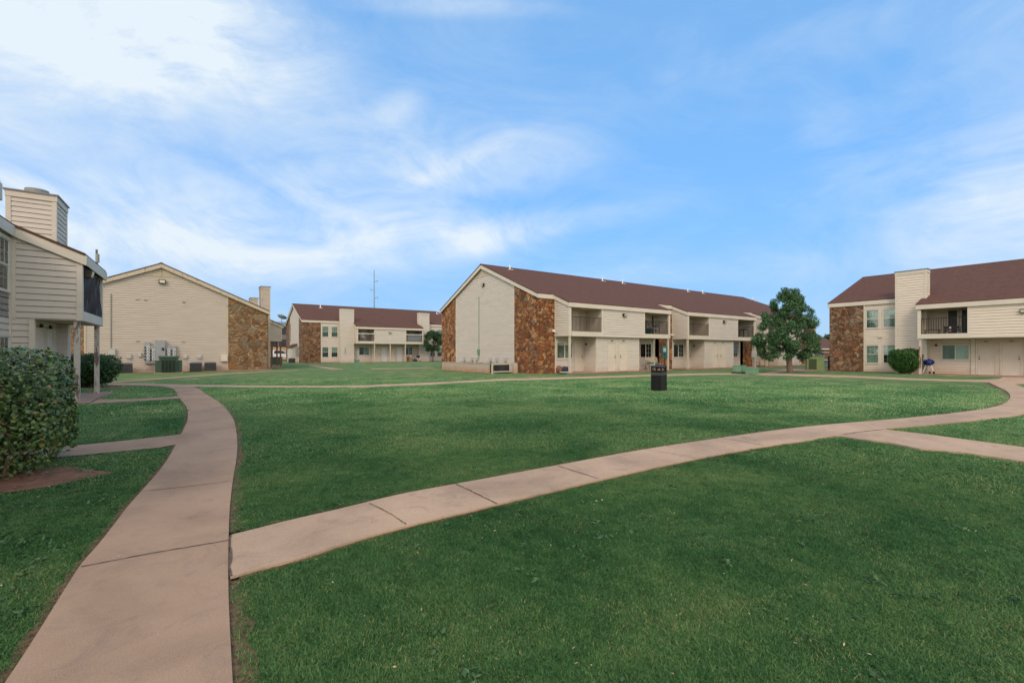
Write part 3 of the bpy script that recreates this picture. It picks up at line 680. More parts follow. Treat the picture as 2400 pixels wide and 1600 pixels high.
# ======================= middle building (long side towards us, gable to the left)
Cu, Cv = 18.21, 23.41
TC = lambda s, d, z: (Cu+s, Cv-d, z)
C = Building('apartment_building', 'long middle apartment building with flagstone corners and cream gable, behind the black trash bin', TC, 37.7, 14.46, 5.27, 8.26, (Cu+18.8, Cv+7.2))
for k, off in enumerate((0, 12.45, 24.9)):
    s0 = off+1.24
    C.block(s0, off+11.39, 1.5, 2.43, 2.73, [(off+1.40, off+4.1), (off+8.5, off+11.2)], posts=[(off+1.33, 1.42), (off+11.3, 1.42)])
    C.stone_front(off-1.0 if k else 0, s0)
    if k < 2: C.stone_front(off+11.5, off+12.0)
    holes = [(off+1.45, off+2.8, .98, 2.05), (off+3.1, off+3.78, .08, 2.05), (off+9.8, off+11.1, .98, 2.05)]
    C.wall(s0, off+11.5, 0.08, 2.5, 0.0, holes)
    PF = C.PF(0)
    window(PF, off+1.45, off+2.8, .98, 2.05, C.r, 'slide', ('blindD', 'blindM'))
    window(PF, off+9.8, off+11.1, .98, 2.05, C.r, 'slide', ('blindD', 'blindL'))
    door(PF, off+3.1, off+3.78, .08, 2.05, C.r, knob='r')
    # storage closet under the block
    m = C.mb(); [siding(m, rect(*q), C.front(1.3)) for q in rects_minus(off+3.84, off+8.05, .08, 2.43, [(off+4.92, off+5.67, .08, 2.06), (off+6.08, off+6.86, .08, 2.06)])]
    siding(m, rect(0, 1.3, .08, 2.43), lambda a, o_, z: (off+3.84-o_, a, z)); siding(m, rect(0, 1.3, .08, 2.43), lambda a, o_, z: (off+8.05+o_, a, z))
    m.build_each('closet_wall', 'sid', C.r)
    t = C.mb()
    for x in (off+3.84, off+8.05): t.box(x-.05, x+.05, 1.2, 1.34, .08, 2.43)
    t.box(off+1.24, off+1.33, .0, .05, .08, 2.43); t.box(off+11.25, off+11.5, 0, .06, .08, 2.43); t.build_each('corner_trim', 'trim', C.r)
    PC = C.PF(1.3)
    door(PC, off+4.93, off+5.66, .09, 2.04, C.r, knob='r'); door(PC, off+6.09, off+6.85, .09, 2.04, C.r, knob='l')
    n = MB(C.T); n.box(off+5.2, off+5.4, 1.322, 1.335, 2.16, 2.22); n.box(off+6.36, off+6.56, 1.322, 1.335, 2.16, 2.22); n.build_each('unit_plate', 'ink', C.r)
    wall_lamp(lambda a, d, z: C.T(a, 1.5+d, z), off+6.3, 4.0, C.r)
    wall_lamp(lambda a, d, z: C.T(off+3.84-d, a, z), .35, 1.95, C.r, 'porch_light', False)
    # balcony doors seen through the openings
    d = C.mb(); d.box(off+2.6, off+3.35, 0.024, .05, 2.7, 4.33); d.build('balcony_door', 'door', C.r)
    d = C.mb(); d.box(off+8.53, off+9.3, 0.024, .05, 2.7, 4.3); d.build('balcony_door', 'dark', C.r)
    sl = MB(C.T); sl.box(off+1.15, off+11.6, .0, 1.62, -.1, .08); sl.build('porch_slab', 'slab', C.r)
    l = C.mb(); l.box(off+1.0, off+1.12, .05, .16, 2.75, 2.9); l.tube([(off+1.06, .1, 2.8), (off+1.15, .28, 2.72)], .05, 8); l.build('flood_light', 'whitep', C.r)
C.stone_front(36.4, 37.7)
C.gable(0, -1, 2.83, 2.75); C.gable(37.7, 1, 2.83, 2.75, False); C.rear(); rf = C.roof()
for px, dd in ((1195, -6.4), (1412, -6.4), (1459, -6.4), (1612, -6.4), (1647, -6.4), (1764, -6.4)):
    u = Hv(px, 640, Cv+6.4)[0]; m = MB(); z = C.zt(-6.4)
    m.tube([(u, Cv+6.4, z-.05), (u, Cv+6.4, z+.38)], .055, 10); m.box(u-.2, u+.2, Cv+6.2, Cv+6.6, z-.04, z+.0); m.build('vent_pipe', 'whitep', rf)
gl = lambda a, d, z: (Cu-d, a, z)
wall_lamp(gl, 30.48, 6.62, C.r)
m = MB(gl); m.tube([(31.17, .045, 5.75), (31.17, .045, .75)], .022, 6); m.box(31.05, 31.29, .02, .14, 1.2, 1.62); m.build('conduit_box', 'greenp', C.r)
for px in (1090, 1108, 1119, 1151, 1166, 1186):
    v = Hu(px, 845, Cu)[0]; m = MB(gl); m.box(v-.13, v+.13, .03, .14, .72, 1.0); m.tube([(v, .06, .72), (v+.03, .1, .3)], .015, 6); m.build('disconnect_box', 'lgrey', C.r)

# ======================= far building with two chimneys
Mu, Mv = 10.95, 63.62
TM = lambda s, d, z: (Mu+s, Mv-d, z)
B2 = Building('apartment_building', 'farthest apartment building, with two siding chimneys and two white front doors', TM, 21.9, 13.9, 5.62, 8.26, (Mu+10.9, Mv+6.9), stone='stoneD')
def chim_front(b, st, wins, ch, blk, L, uz, lz, win_bl):
    pass
B2.block(6.26, 15.65, 2.0, 2.55, 2.87, [(6.42, 8.56), (13.09, 15.45)], posts=[(8.6, 1.92), (10.8, 1.92), (13.0, 1.92)])
B2.stone_front(0, 2.13); B2.stone_front(19.77, 21.9)
hl = [(a, a+.78, z0, z1) for a in (2.30, 3.47, 17.65, 18.82) for z0, z1 in ((3.43, 4.78), (.73, 2.05))]
hl2 = [(7.09, 8.46, 1.0, 2.1), (13.7, 14.8, 1.0, 2.1)]
B2.wall(2.13, 6.26, .05, 5.45, 0, hl); B2.wall(15.65, 19.77, .05, 5.45, 0, hl); B2.wall(6.26, 15.65, .05, 2.6, 0, hl2)
bls = [('blindL', 'blindM'), ('blindM', 'dark'), ('blindL', 'blindM'), ('blindL', 'dark')]
for i, h in enumerate(hl): window(B2.PF(0), h[0], h[1], h[2], h[3], B2.r, 'hung', bls[i % 4])
window(B2.PF(0), 7.09, 8.46, 1.0, 2.1, B2.r, 'slide', ('blindD', 'blindM')); window(B2.PF(0), 13.7, 14.8, 1.0, 2.1, B2.r, 'slide', ('dark', 'blindD'))
t = B2.mb(); t.box(2.13, 2.25, 0, .06, .05, 5.4); t.box(19.65, 19.77, 0, .06, .05, 5.4)
t.box(8.75, 8.9, 0, .27, .05, 2.55); t.box(13.4, 13.55, 0, .27, .05, 2.55); t.build_each('corner_trim', 'trim', B2.r)
B2.wall(8.9, 13.4, .05, 2.55, .22, [(9.35, 9.95, .08, 2.08), (10.1, 10.9, .08, 2.08), (11.6, 12.2, .08, 2.08), (12.37, 13.14, .08, 2.08)])
for a0, a1, mt in ((9.35, 9.95, 'door'), (10.15, 10.92, 'doorw'), (11.55, 12.15, 'door'), (12.37, 13.14, 'doorw')): door(B2.PF(.22), a0, a1, .08, 2.08, B2.r, mt, 'r')
B2.chimney(4.51, 6.20, 0.0, .62, 7.2); B2.chimney(15.62, 17.2, 0.0, .62, 7.2)
wall_lamp(lambda a, d, z: B2.T(a, 2.0+d, z), 10.75, 4.1, B2.r)
nb = B2.mb(); nb.box(4.92, 5.2, .645, .70, 1.2, 2.0); pq = nb.build('number_board', 'trim', B2.r)
text('building_number', "8\n0\n8", .30, B2.T(5.06, .705, 1.62), 'ink', pq, right=(1, 0, 0), space=.75)
sl = B2.mb(); sl.box(6.3, 15.6, 0, 2.1, -.1, .06); sl.build('porch_slab', 'slab', B2.r)
for a, w in ((7.2, .7), (14.4, .6)): d = B2.mb(); d.box(a, a+w, .024, .05, 2.9, 4.45); d.build('balcony_door', 'door', B2.r)
B2.gable(0, -1, 2.9, 3.6); B2.gable(21.9, 1, 2.9, 3.6, False); B2.rear(); rf = B2.roof()
for px in (751, 1024):
    u = Hv(px, 720, Mv+5.6)[0]; z = B2.zt(-5.6); m = MB(); m.tube([(u, Mv+5.6, z-.05), (u, Mv+5.6, z+.5)], .07, 8); m.box(u-.25, u+.25, Mv+5.4, Mv+5.8, z-.06, z); m.build('vent_pipe', 'whitep', rf)
# lean-to on its gable
m = MB(TM); m.prism([(-.7, 0.0), (0, 0.0), (0, 2.4), (-.7, 2.05)], -8.0, -4.3, lambda s, z, t: (s, t, z)); lt = m.build('lean_to', 'sid', B2.r)
m = MB(TM); m.prism([(-.85, 2.02), (-.02, 2.44), (-.02, 2.56), (-.85, 2.14)], -8.2, -4.1, lambda s, z, t: (s, t, z)); m.build('lean_to_roof', 'roof', lt)
m = MB(TM); m.tube([(-.06, -9.6, 5.6), (-.06, -9.6, 2.9)], .06, 6); m.build('conduit', 'conduit', B2.r)
m = MB(TM); m.box(-.3, -.06, -4.0, -3.3, .9, 2.1); m.build('electric_panel', 'grey', B2.r)

# ======================= tan gable on the left
Bu, Bv = 4.39, 40.75
TB = lambda s, d, z: (Bu+d, Bv+s, z)
BB = Building('apartment_building', 'apartment building on the left with a wide tan gable carrying electric meters', TB, 20.0, 13.32, 4.74, 7.72, (Bu-6.6, Bv+10), sid='sidB', stone='stoneB', trim='trimB', ov=.12)
BB.block(5.75, 14.3, 1.77, 2.38, 2.65, [(5.95, 8.0), (12.0, 14.1)], posts=[(5.85, 1.7), (5.85, .95), (8.2, 1.7), (11.8, 1.7)], postmat='cedar')
BB.stone_front(0, 2.0); BB.stone_front(18.0, 20)
hl = [(a, a+.7, z0, z1) for a in (2.15, 3.3, 16.0, 17.1) for z0, z1 in ((3.1, 4.3), (.63, 1.86))]
BB.wall(2.0, 18.0, .05, 4.6, 0, hl)
for h in hl: window(BB.PF(0), *h, BB.r, 'hung', ('blindM', 'dark'))
BB.chimney(4.25, 5.75, 0.0, .65, 7.1); BB.chimney(14.35, 15.85, 0.0, .65, 7.1)
sl = BB.mb(); sl.box(5.5, 14.4, 0, 1.9, -.1, .08); sl.build('porch_slab', 'slab', BB.r)
BB.gable(0, -1, 2.64, 2.6); BB.gable(20, 1, 2.64, 2.6, False); BB.rear(); BB.roof()
gb = lambda a, d, z: (a, Bv-d, z)
m = MB(gb); m.box(-2.42, -2.02, .02, .2, 6.26, 6.52); o = m.build('wall_light', 'lampb', BB.r); m = MB(gb); m.box(-2.37, -2.07, .2, .21, 6.3, 6.48); m.build('lens', 'lens', o)
m = MB(gb); m.tube([(-4.98, .04, 5.35), (-4.98, .04, .5)], .03, 6); m.build('conduit', 'conduit', BB.r)
m = MB(gb); m.box(-5.1, -4.75, .02, .18, 1.2, 1.63); m.build('junction_box', 'lgrey', BB.r)
for (x, z) in ((595, 590), (690, 600), (1130, 622), (600, 1070), (1125, 1077), (510, 1227)):
    u, zz = Hv(200+x/4.9, 580+z/4.9, Bv); m = MB(gb); m.box(u-.08, u+.08, .01, .09, zz-.035, zz+.035); m.build('wall_vent', 'soffit', BB.r)
# meter bank
def mz(x, y): return Hv(320+x/9.8, 780+y/9.8, Bv)
def mbox(x0, y0, x1, y1, dep, name, mat, par):
    a0, z1 = mz(x0, y0); a1, z0 = mz(x1, y1); m = MB(gb); m.box(a0, a1, .025, .025+dep, z0, z1)
    return m.build(name, mat, par)
bank = mbox(440, 170, 668, 640, .30, 'electric_cabinet', 'grey', BB.r)
for x0, y0, x1, y1 in ((192, 215, 318, 700), (322, 300, 437, 695), (672, 290, 788, 650), (792, 290, 912, 650)): mbox(x0, y0, x1, y1, .18, 'meter_panel', 'grey', bank)
for cx, ys in ((278, (330, 395, 460, 530, 600)), (402, (395, 465, 535, 600)), (750, (395, 465, 530, 595)), (872, (395, 465, 530, 595))):
    for y in ys:
        u, z = mz(cx, y); m = MB(gb); m.tube([(u, .2, z), (u, .33, z)], .085, 14); m.build('meter', 'whitep', bank)
        m = MB(gb); m.box(u-.22, u-.13, .205, .25, z-.07, z+.03); m.tube([(u, .331, z), (u, .336, z)], .045, 10); m.build('meter_dial', 'ink', bank)
mbox(590, 340, 640, 400, .34, 'breaker_handle', 'ink', bank)
mbox(45, 455, 115, 545, .12, 'junction_box', 'lgrey', BB.r); mbox(1935, 510, 2085, 650, .18, 'junction_box', 'trim', BB.r)
for x, y in ((1115, 545), (1440, 545), (-170, 545)):
    u, z = mz(x, y); m = MB(gb); m.box(u-.12, u+.12, .02, .14, z-.1, z+.12); m.tube([(u, .1, z-.1), (u+.05, .14, z-.6), (u+.3, .3, .25), (u+.5, .5, .2)], .02, 6); m.build('disconnect_box', 'lgrey', BB.r)
m = MB(gb)
for x in (340, 380, 420): u, z = mz(x, 705); m.tube([(u, .12, z), (u-.05, .15, .4), (u-.35, .4, 0)], .022, 6)
m.build('conduit_bundle', 'conduit', bank)
m = MB(gb); m.box(-9.0, 4.7, .0, 1.0, -.2, .05); m.build('foundation_slab', 'slab', BB.r)

# ======================= right building
Du, Dv = 39.01, 14.70
TD = lambda s, d, z: (Du-d, Dv-s, z)
DD = Building('apartment_building', 'right-hand apartment building with brown flagstone corner, open balcony and two panelled doors', TD, 20.0, 13.4, 5.10, 7.66, (Du+6.7, Dv-10), sid='sidD', stone='stoneD', ov=.10, rk=.15)
DD.block(5.50, 14.4, 1.71, 2.24, 2.52, [(5.63, 7.73), (12.2, 14.25)], posts=[(5.58, 1.62), (14.3, 1.62)], postmat='postc')
DD.stone_front(0, 2.1); DD.stone_front(17.9, 20)
hl = [(a, a+.70, z0, z1) for a in (2.25, 3.22, 16.0, 17.0) for z0, z1 in ((3.10, 4.35), (.63, 1.86))]
DD.wall(2.1, 5.5, .03, 4.95, 0, hl); DD.wall(14.4, 17.9, .03, 4.95, 0, hl)
for i, h in enumerate(hl): window(DD.PF(0), *h, DD.r, 'hung', (('blindL', 'blindM'), ('blindL', 'blindL'), ('blindL', 'blindM'), ('blindL', 'dark'))[i % 4])
DD.wall(5.5, 14.4, .03, 2.3, 0, [(6.24, 7.49, .93, 1.85), (7.86, 8.6, .04, 1.9), (8.89, 9.63, .04, 1.9)])
window(DD.PF(0), 6.24, 7.49, .93, 1.85, DD.r, 'slide', ('blindM', 'blindL'))
for a, nm, kn in ((7.86, '830', 'l'), (8.89, '832', 'r')):
    do = door(DD.PF(0), a, a+.74, .04, 1.9, DD.r, knob=kn); do['label'] = 'cream panelled front door numbered ' + nm
    text('unit_number', nm, .105, DD.T(a+.37, .055, 2.03), 'ink', do, right=(0, -1, 0))
t = DD.mb(); t.box(2.1, 2.2, 0, .055, .03, 4.9); t.box(7.58, 7.76, 0, .09, .03, 2.24); t.box(9.8, 9.98, 0, .09, .03, 2.24); t.build_each('corner_trim', 'trim', DD.r)
DD.chimney(4.08, 5.62, 0.0, .62, 6.72); DD.chimney(14.3, 15.8, 0.0, .62, 6.72)
w = DD.mb(); w.box(6.55, 6.95, .024, .06, 2.55, 4.0); w.box(7.18, 7.7, .024, .06, 2.55, 4.0); gd = w.build('balcony_door', 'dark', DD.r)
w = DD.mb(); [w.box(x, x+.06, .02, .075, 2.52, 4.02) for x in (6.48, 6.96, 7.11, 7.70)]; w.build('door_frame', 'trim', gd)
wall_lamp(lambda a, d, z: DD.T(a, 1.71+d, z), 9.98, 3.66, DD.r)
wall_lamp(lambda a, d, z: DD.T(a, d, z), 5.97, 1.85, DD.r, 'porch_light', False)
m = DD.mb(); m.box(3.0, 3.14, .02, .14, 2.42, 2.54); m.build('flood_light', 'lens', DD.r)
sl = DD.mb(); sl.box(5.2, 14.6, 0, 1.95, -.1, .035); sl.build('porch_slab', 'slab', DD.r)
DD.gable(0, -1, 2.7, 2.7, False); DD.gable(20, 1, 2.7, 2.7, False); DD.rear(); DD.roof()

# ======================= near left building
Au, A0 = -4.13, 2.0
TA = lambda s, d, z: (Au+d, A0+s, z)
AA = Building('apartment_building', 'nearest apartment building at the left edge with screened balcony on peeling posts and square chimney', TA, 21.6, 13.4, 4.79, 7.67, (Au-6.7, A0+10), stone='stoneC', ov=.10)
AA.block(15.3, 18.5, 1.38, 2.28, 2.55, [(15.45, 18.35)], rail=None, posts=[(15.42, 1.28), (18.38, 1.28)], postmat='post')
AA.block(2.0, 8.55, 1.38, 2.20, 2.5, [(2.2, 5.0)], posts=[(2.1, 1.28), (8.45, 1.28)], postmat='post')
AA.stone_front(0, 2.0); AA.stone_front(9.2, 12.2, 2.3)
hl = [(a, a+.9, z0, z1) for a in (12.9, 14.25) for z0, z1 in ((2.98, 4.3), (.6, 1.80))]
AA.wall(8.55, 15.3, 2.3, 4.65, 0, hl); AA.wall(12.2, 15.3, .03, 2.3, 0, hl); AA.wall(18.5, 21.6, .03, 4.65, 0, [])
for h in hl: window(AA.PF(0), *h, AA.r, 'hung', ('blindM', 'dark'))
AA.wall(15.3, 18.5, .03, 2.4, .35, [(15.95, 16.65, .05, 2.0), (16.9, 17.6, .05, 2.0)])
AA.wall(2.0, 9.2, .03, 2.3, 0.0)
door(AA.PF(.36), 15.95, 16.65, .05, 2.0, AA.r, knob='l'); door(AA.PF(.36), 16.9, 17.6, .05, 2.0, AA.r, knob='l')
n = AA.mb(); n.box(16.22, 16.38, .375, .42, 2.10, 2.2); n.box(17.17, 17.33, .375, .42, 2.10, 2.2); n.build_each('unit_plate', 'ink', AA.r)
m = AA.mb(); siding(m, rect(0, .43, .03, 2.28), lambda a, o_, z: (15.3-o_, a, z)); siding(m, rect(.3, .58, .03, 2.2), lambda a, o_, z: (18.15-o_, a, z)); m.build_each('closet_wall', 'sid', AA.r)
t = AA.mb(); t.box(15.26, 15.4, .36, .47, .03, 2.28); t.box(18.14, 18.5, .34, .62, .03, 2.28); t.box(15.2, 15.3, 0, .05, .03, 4.6); t.build_each('corner_trim', 'trim', AA.r)
AA.chimney(19.9, 21.4, -1.15, 0.0, 6.78, 2.0)
fl = AA.mb(); fl.lathe([(.31, -.02), (.31, .27), (.27, .27), (.27, .02)], (20.7, -.62, 6.83), 24); fl.build('flue', 'conduit', AA.r)
# dark mesh screen that closes the balcony, hung with folds and a bunched lower edge
sc = AA.mb(); z0, z1 = 2.56, AA.zt(1.38)-.36; n = 24; a0, a1 = 15.44, 18.36
def scr(i, j):
    x = a0+(a1-a0)*i/n; zt_ = z1-.0*x; z = z0+(zt_-z0)*j/14
    return (x, 1.36+.035*math.sin(i*1.1+j*.35)+.02*math.sin(i*2.7), z)
for i in range(n):
    for j in range(14):
        sc.poly([scr(i, j), scr(i+1, j), scr(i+1, j+1), scr(i, j+1)])
sc.build('balcony_screen', 'screen', AA.r, True)
wall_lamp(lambda a, d, z: AA.T(a, 1.38+d, z), 15.75, 4.0-.35, AA.r)
m = AA.mb(); m.box(11.75, 11.9, .02, .2, 1.95, 2.08); m.build('flood_light', 'whitep', AA.r)
sl = AA.mb(); sl.box(14.6, 19.0, 0, 1.66, -.1, .03); sl.build('porch_slab', 'slab', AA.r)
AA.gable(0, -1, 2.7, 2.7, False); AA.gable(21.6, 1, 2.0, 2.7, False); AA.rear(); AA.roof()

# ======================= far background buildings
r = root('row_house', 'low brick house with plain brown roof, far off in the right-hand gap', 'house', (112, 50, 0), world=True)
m = MB(); m.box(97, 127, 44.3, 54.7, 0, 2.5); m.build('wall', 'brickE', r)
m = MB(); fn = lambda y, z, t: (t, y, z)
m.prism([(43.8, 2.25), (49.5, 5.0), (49.5, 4.85), (43.8, 2.1)], 96.5, 127.5, fn); m.prism([(55.2, 2.25), (49.501, 5.0), (49.501, 4.85), (55.2, 2.1)], 96.5, 127.5, fn)
m.build('roof', 'roof', r); m = MB(); m.box(96.5, 127.5, 43.72, 43.79, 1.95, 2.2); m.build_each('fascia', 'trim', r)
m = MB(); [m.box(x, x+1.2, 44.25, 44.29, .9, 1.9) for x in (99, 106, 113, 120)]; m.build('window', 'dark', r)
r = root('office_building', 'dark grey building with black window bands glimpsed left of the farthest building', 'building', (0, 100, 0), world=True)
m = MB(); m.box(-24, 18, 96, 112, 0, 2.5); m.build('ground_floor_wall', 'tanw', r)
m = MB(); m.box(-24, 18, 95.9, 112, 2.5, 6.4); m.build('upper_wall', 'mgrey', r)
m = MB()
for z0, z1 in ((2.5, 3.8), (4.8, 6.1)):
    for k in range(10): m.box(-23.7+k*4, -20.1+k*4, 95.8, 95.95, z0, z1)
m.build_each('window_band', 'dgrey', r)
m = MB(); m.box(-10, 9.0, 95.85, 95.97, .2, 2.4); m.build('garage_opening', 'dark', r)
m = MB(); m.prism([(95.5, 6.4), (104, 7.6), (104, 7.4), (95.5, 6.2)], -24.5, 18.5, fn); m.prism([(112.5, 6.4), (104.001, 7.6), (104.001, 7.4), (112.5, 6.2)], -24.5, 18.5, fn); m.build('roof', 'mgrey', r)

# ---------------------------------------------------------------- ground, paths
def sheet(name, rings, z, mat, kind='structure', parent=None, thick=0.0):
    bm = bmesh.new()
    for ring in rings:
        vs = [bm.verts.new((p[0], p[1], z)) for p in ring]; bm.faces.new(vs)
    bmesh.ops.triangulate(bm, faces=bm.faces)
    if thick:
        ret = bmesh.ops.extrude_face_region(bm, geom=list(bm.faces)); bmesh.ops.translate(bm, verts=[v for v in ret['geom'] if isinstance(v, bmesh.types.BMVert)], vec=(0, 0, -thick))
    bmesh.ops.recalc_face_normals(bm, faces=bm.faces)
    me = bpy.data.meshes.new(name); bm.to_mesh(me); bm.free(); me.materials.append(M[mat])
    o = bpy.data.objects.new(name, me); COL.objects.link(o); o['kind'] = kind; return o
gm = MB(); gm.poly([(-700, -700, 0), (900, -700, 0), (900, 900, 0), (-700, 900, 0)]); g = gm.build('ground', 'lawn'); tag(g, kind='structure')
def G(pts): return [gp(*p) for p in pts]
L_left = [(18, 1600), (80, 1505), (136, 1413), (164.5, 1367), (191, 1325), (229.5, 1283), (268, 1233), (302, 1187), (340, 1145), (386, 1092), (413, 1042), (424.6, 1019), (434, 1000), (440.2, 986.7), (440.5, 963), (435, 950.5), (425, 940), (415.8, 929), (412.6, 922), (410, 915.5), (402, 910), (382.8, 906.3), (327.5, 903.8), (253, 903)]
L_right = [(545, 1600), (539.4, 1497), (534.5, 1382.5), (535.6, 1273.5), (537.5, 1199), (545, 1130), (554.7, 1076.5), (556.6, 1046), (555, 1020.7), (549.7, 988.8), (540, 971.8), (521, 948.4), (497.6, 933.5), (478.5, 921.8), (470, 913.3), (450.9, 906.3)]
far_lo = [(600, 908), (844, 908.5), (897.6, 906), (987, 903), (1106, 896), (1180, 892), (1300, 889.5), (1336, 888), (1472, 883.5), (1574, 880), (1710, 877), (1800, 879), (1966, 883.5), (2080, 888.5), (2183, 892), (2290, 894.5), (2318, 896.5)]
far_hi = [(253, 899), (327.5, 899), (391, 900.6), (444.5, 902), (600, 904), (700, 904.6), (844, 904), (897.6, 901), (987, 898), (1106, 892), (1180, 887.6), (1336, 884), (1472, 880), (1574, 876.7), (1710, 874), (1800, 875.5), (1966, 879.5), (2080, 885), (2183, 888.5), (2290, 891), (2318, 890), (2342, 888.5)]
def smooth_line(pts, n=3):     # Chaikin, end points kept
    pts = [tuple(p) for p in pts]
    for _ in range(n):
        q = [pts[0]]
        for a, b in zip(pts, pts[1:]): q += [(a[0]*.75+b[0]*.25, a[1]*.75+b[1]*.25), (a[0]*.25+b[0]*.75, a[1]*.25+b[1]*.75)]
        pts = q+[pts[-1]]
    return pts
p0 = gp(18, 1600); p1 = gp(545, 1600); q0 = gp(80, 1505); q1 = gp(539.4, 1497)
bl = (p0[0]+(p0[0]-q0[0])*14, p0[1]+(p0[1]-q0[1])*14); br = (p1[0]+(p1[0]-q1[0])*9, p1[1]+(p1[1]-q1[1])*9)
left_w = [bl]+smooth_line(G(L_left), 2); right_w = [br]+smooth_line(G(L_right), 2)
path_left = left_w + [gp(253, 899)] + smooth_line(G(far_hi[1:4]), 1) + [gp(455, 902.3)] + right_w[::-1]
path_far = smooth_line(G(far_hi[3:]), 1) + smooth_line(G(([(450.9, 906.3)] + far_lo)[::-1]), 1)
D_hi = [(539.4, 1260), (600.6, 1245), (688.6, 1222), (800, 1197), (937.8, 1161.7), (1065, 1139), (1310, 1093), (1514, 1054.6), (1688, 1029), (1800, 1012.5), (1902, 1000.5), (1978.6, 993.5), (2093, 984.5), (2208, 973), (2310, 960), (2352, 949), (2366, 938), (2369, 928), (2358.7, 915.7), (2335.7, 905.5), (2318, 896.5)]
D_top = [(2318, 896.5), (2318, 890), (2342, 888.5), (2349, 885.5), (2349, 882), (2520, 882), (2520, 897.5), (2420, 897.5), (2376.5, 900.4), (2400, 909), (2450, 925), (2468, 940), (2440, 957), (2400, 971.8)]
D_lo = [(2361, 979.4), (2259, 989.6), (2157, 999.8), (2078, 1005.7)]
Br_hi = [(2073, 1008.8), (2182.7, 1021.5), (2310, 1039), (2400, 1051), (2620, 1085)]
Br_lo = [(2620, 1132), (2400, 1085), (2386.7, 1082.8), (2259, 1063.6), (2157, 1054.7), (2080.6, 1039), (2017, 1031.7), (1976, 1025), (1950.5, 1023.6)]
D_lo2 = [(1876.5, 1036.8), (1795, 1048), (1616, 1080), (1402, 1128.6), (1162, 1187), (953, 1236.7), (800, 1281), (707.7, 1313.7), (600.6, 1340.5), (539.4, 1359.6)]
def extend(a, b, L):
    a, b = gp(*a), gp(*b); d = math.dist(a, b); return (b[0]+(b[0]-a[0])/d*L, b[1]+(b[1]-a[1])/d*L)
path_diag = smooth_line(G(D_hi), 2) + G(D_top[1:]) + G(D_lo) + G(Br_hi) + [extend((2310, 1039), (2620, 1085), 14), extend((2259, 1063.6), (2620, 1132), 15)] + G(Br_lo) + smooth_line(G(D_lo2), 2)
walkA = G([(424, 1019.2), (306, 1032.4), (200, 1043), (115, 1049), (-200, 1049), (-200, 1085), (115, 1075), (200, 1067.5), (306, 1056.8), (374, 1050.5), (413.5, 1043)])
walkB = G([(416, 929.3), (306, 936.0), (232, 936.2), (218, 942), (208.5, 948), (242.5, 944.5), (306, 942), (349, 938.9), (420, 934.6)])
walkC = G([(259.5, 894.8), (391, 885.4), (561, 873.4), (700, 866.8), (700, 867.9), (561, 875.4), (391, 888), (259.5, 898)])
walkD = G([(719, 856.3), (737, 856.6), (808, 865.2), (779, 867)])
walkE = G([(870, 863.6), (1018, 861.5), (1018, 863.3), (870, 866)])
walkF = G([(1788, 874.5), (1850, 864.5), (1905, 864.0), (1905, 866.5), (1866, 868), (1815, 875)])
PATHS = [path_left, path_far, path_diag, walkA, walkB, walkC, walkD, walkE, walkF]
def inset_noise(ring): return ring
names = ['path', 'path', 'path', 'path', 'path', 'path', 'path', 'path', 'path']
zs = (.020, .017, .024, .014, .014, .014, .014, .014, .010)
for nm, ring, z in zip(names, PATHS, zs): sheet(nm, [ring], z, 'path2' if ring in (path_diag, path_far) else 'path', thick=.12 if z > .015 else 0)
# a thin trench of bare soil along the edges
def strip(line, w, z=.006, side=1, jitter=.4):
    m = MB(); out = []
    for i, p in enumerate(line):
        a = Vector(line[max(0, i-1)]); b = Vector(line[min(len(line)-1, i+1)]); d = (b-a)
        if d.length < 1e-6: continue
        d.normalize(); n = Vector((-d.y, d.x))*side; ww = w*(1+random.uniform(-jitter, jitter)); out.append((p, (p[0]+n.x*ww, p[1]+n.y*ww)))
    for (a, b), (c, d) in zip(out, out[1:]): m.poly([(a[0], a[1], z), (b[0], b[1], z), (d[0], d[1], z), (c[0], c[1], z)])
    return m
def dense(line, step=.12):
    out = [line[0]]
    for a, b in zip(line, line[1:]):
        L = math.dist(a, b); n = max(1, int(L/step)); out += [(a[0]+(b[0]-a[0])*k/n, a[1]+(b[1]-a[1])*k/n) for k in range(1, n+1)]
    return out
em = MB()
for line, w, sd_ in ((left_w, .05, 1), (right_w, .085, -1), (smooth_line(G(D_hi), 2), .12, 1), (smooth_line(G(D_lo2), 2), .035, 1), (smooth_line(G(Br_hi), 1), .05, 1)):
    for s_ in (sd_, -sd_):
        k = strip(dense(line), w, .006, s_); i = len(em.v); em.v += k.v; em.f += [[x+i for x in f] for f in k.f]
tag(em.build('edging_soil', 'edge'), kind='structure')
# joints and cracks across the slabs
jm = MB()
def joint(pts, w, z):
    L = G(pts); P2 = []
    for a, b in zip(L, L[1:]):
        n = 10; P2 += [(a[0]+(b[0]-a[0])*k/n+random.uniform(-1, 1)*w*.35, a[1]+(b[1]-a[1])*k/n+random.uniform(-1, 1)*w*.35) for k in range(n)]
    P2.append(L[-1]); k = strip(P2, w, z, 1, .45); i = len(jm.v); jm.v += k.v; jm.f += [[x+i for x in f] for f in k.f]
joint([(190, 1336), (355, 1304), (535, 1273)], 0.0101, .0245)
joint([(333, 1156), (430, 1146), (544, 1131)], 0.0086, .0245)
joint([(500, 1059), (553, 1055)], 0.0072, .0245); joint([(441, 977), (545, 975)], 0.0072, .0245)
joint([(865, 1186), (915, 1211), (951, 1236)], 0.0094, .0285); joint([(1068, 1140), (1110, 1160), (1163, 1187)], 0.0130, .0285)
joint([(1306, 1096), (1402, 1127)], 0.0115, .0285); joint([(1514, 1057), (1632, 1078)], 0.0072, .0285); joint([(1690, 1030), (1790, 1047)], 0.0130, .0285)
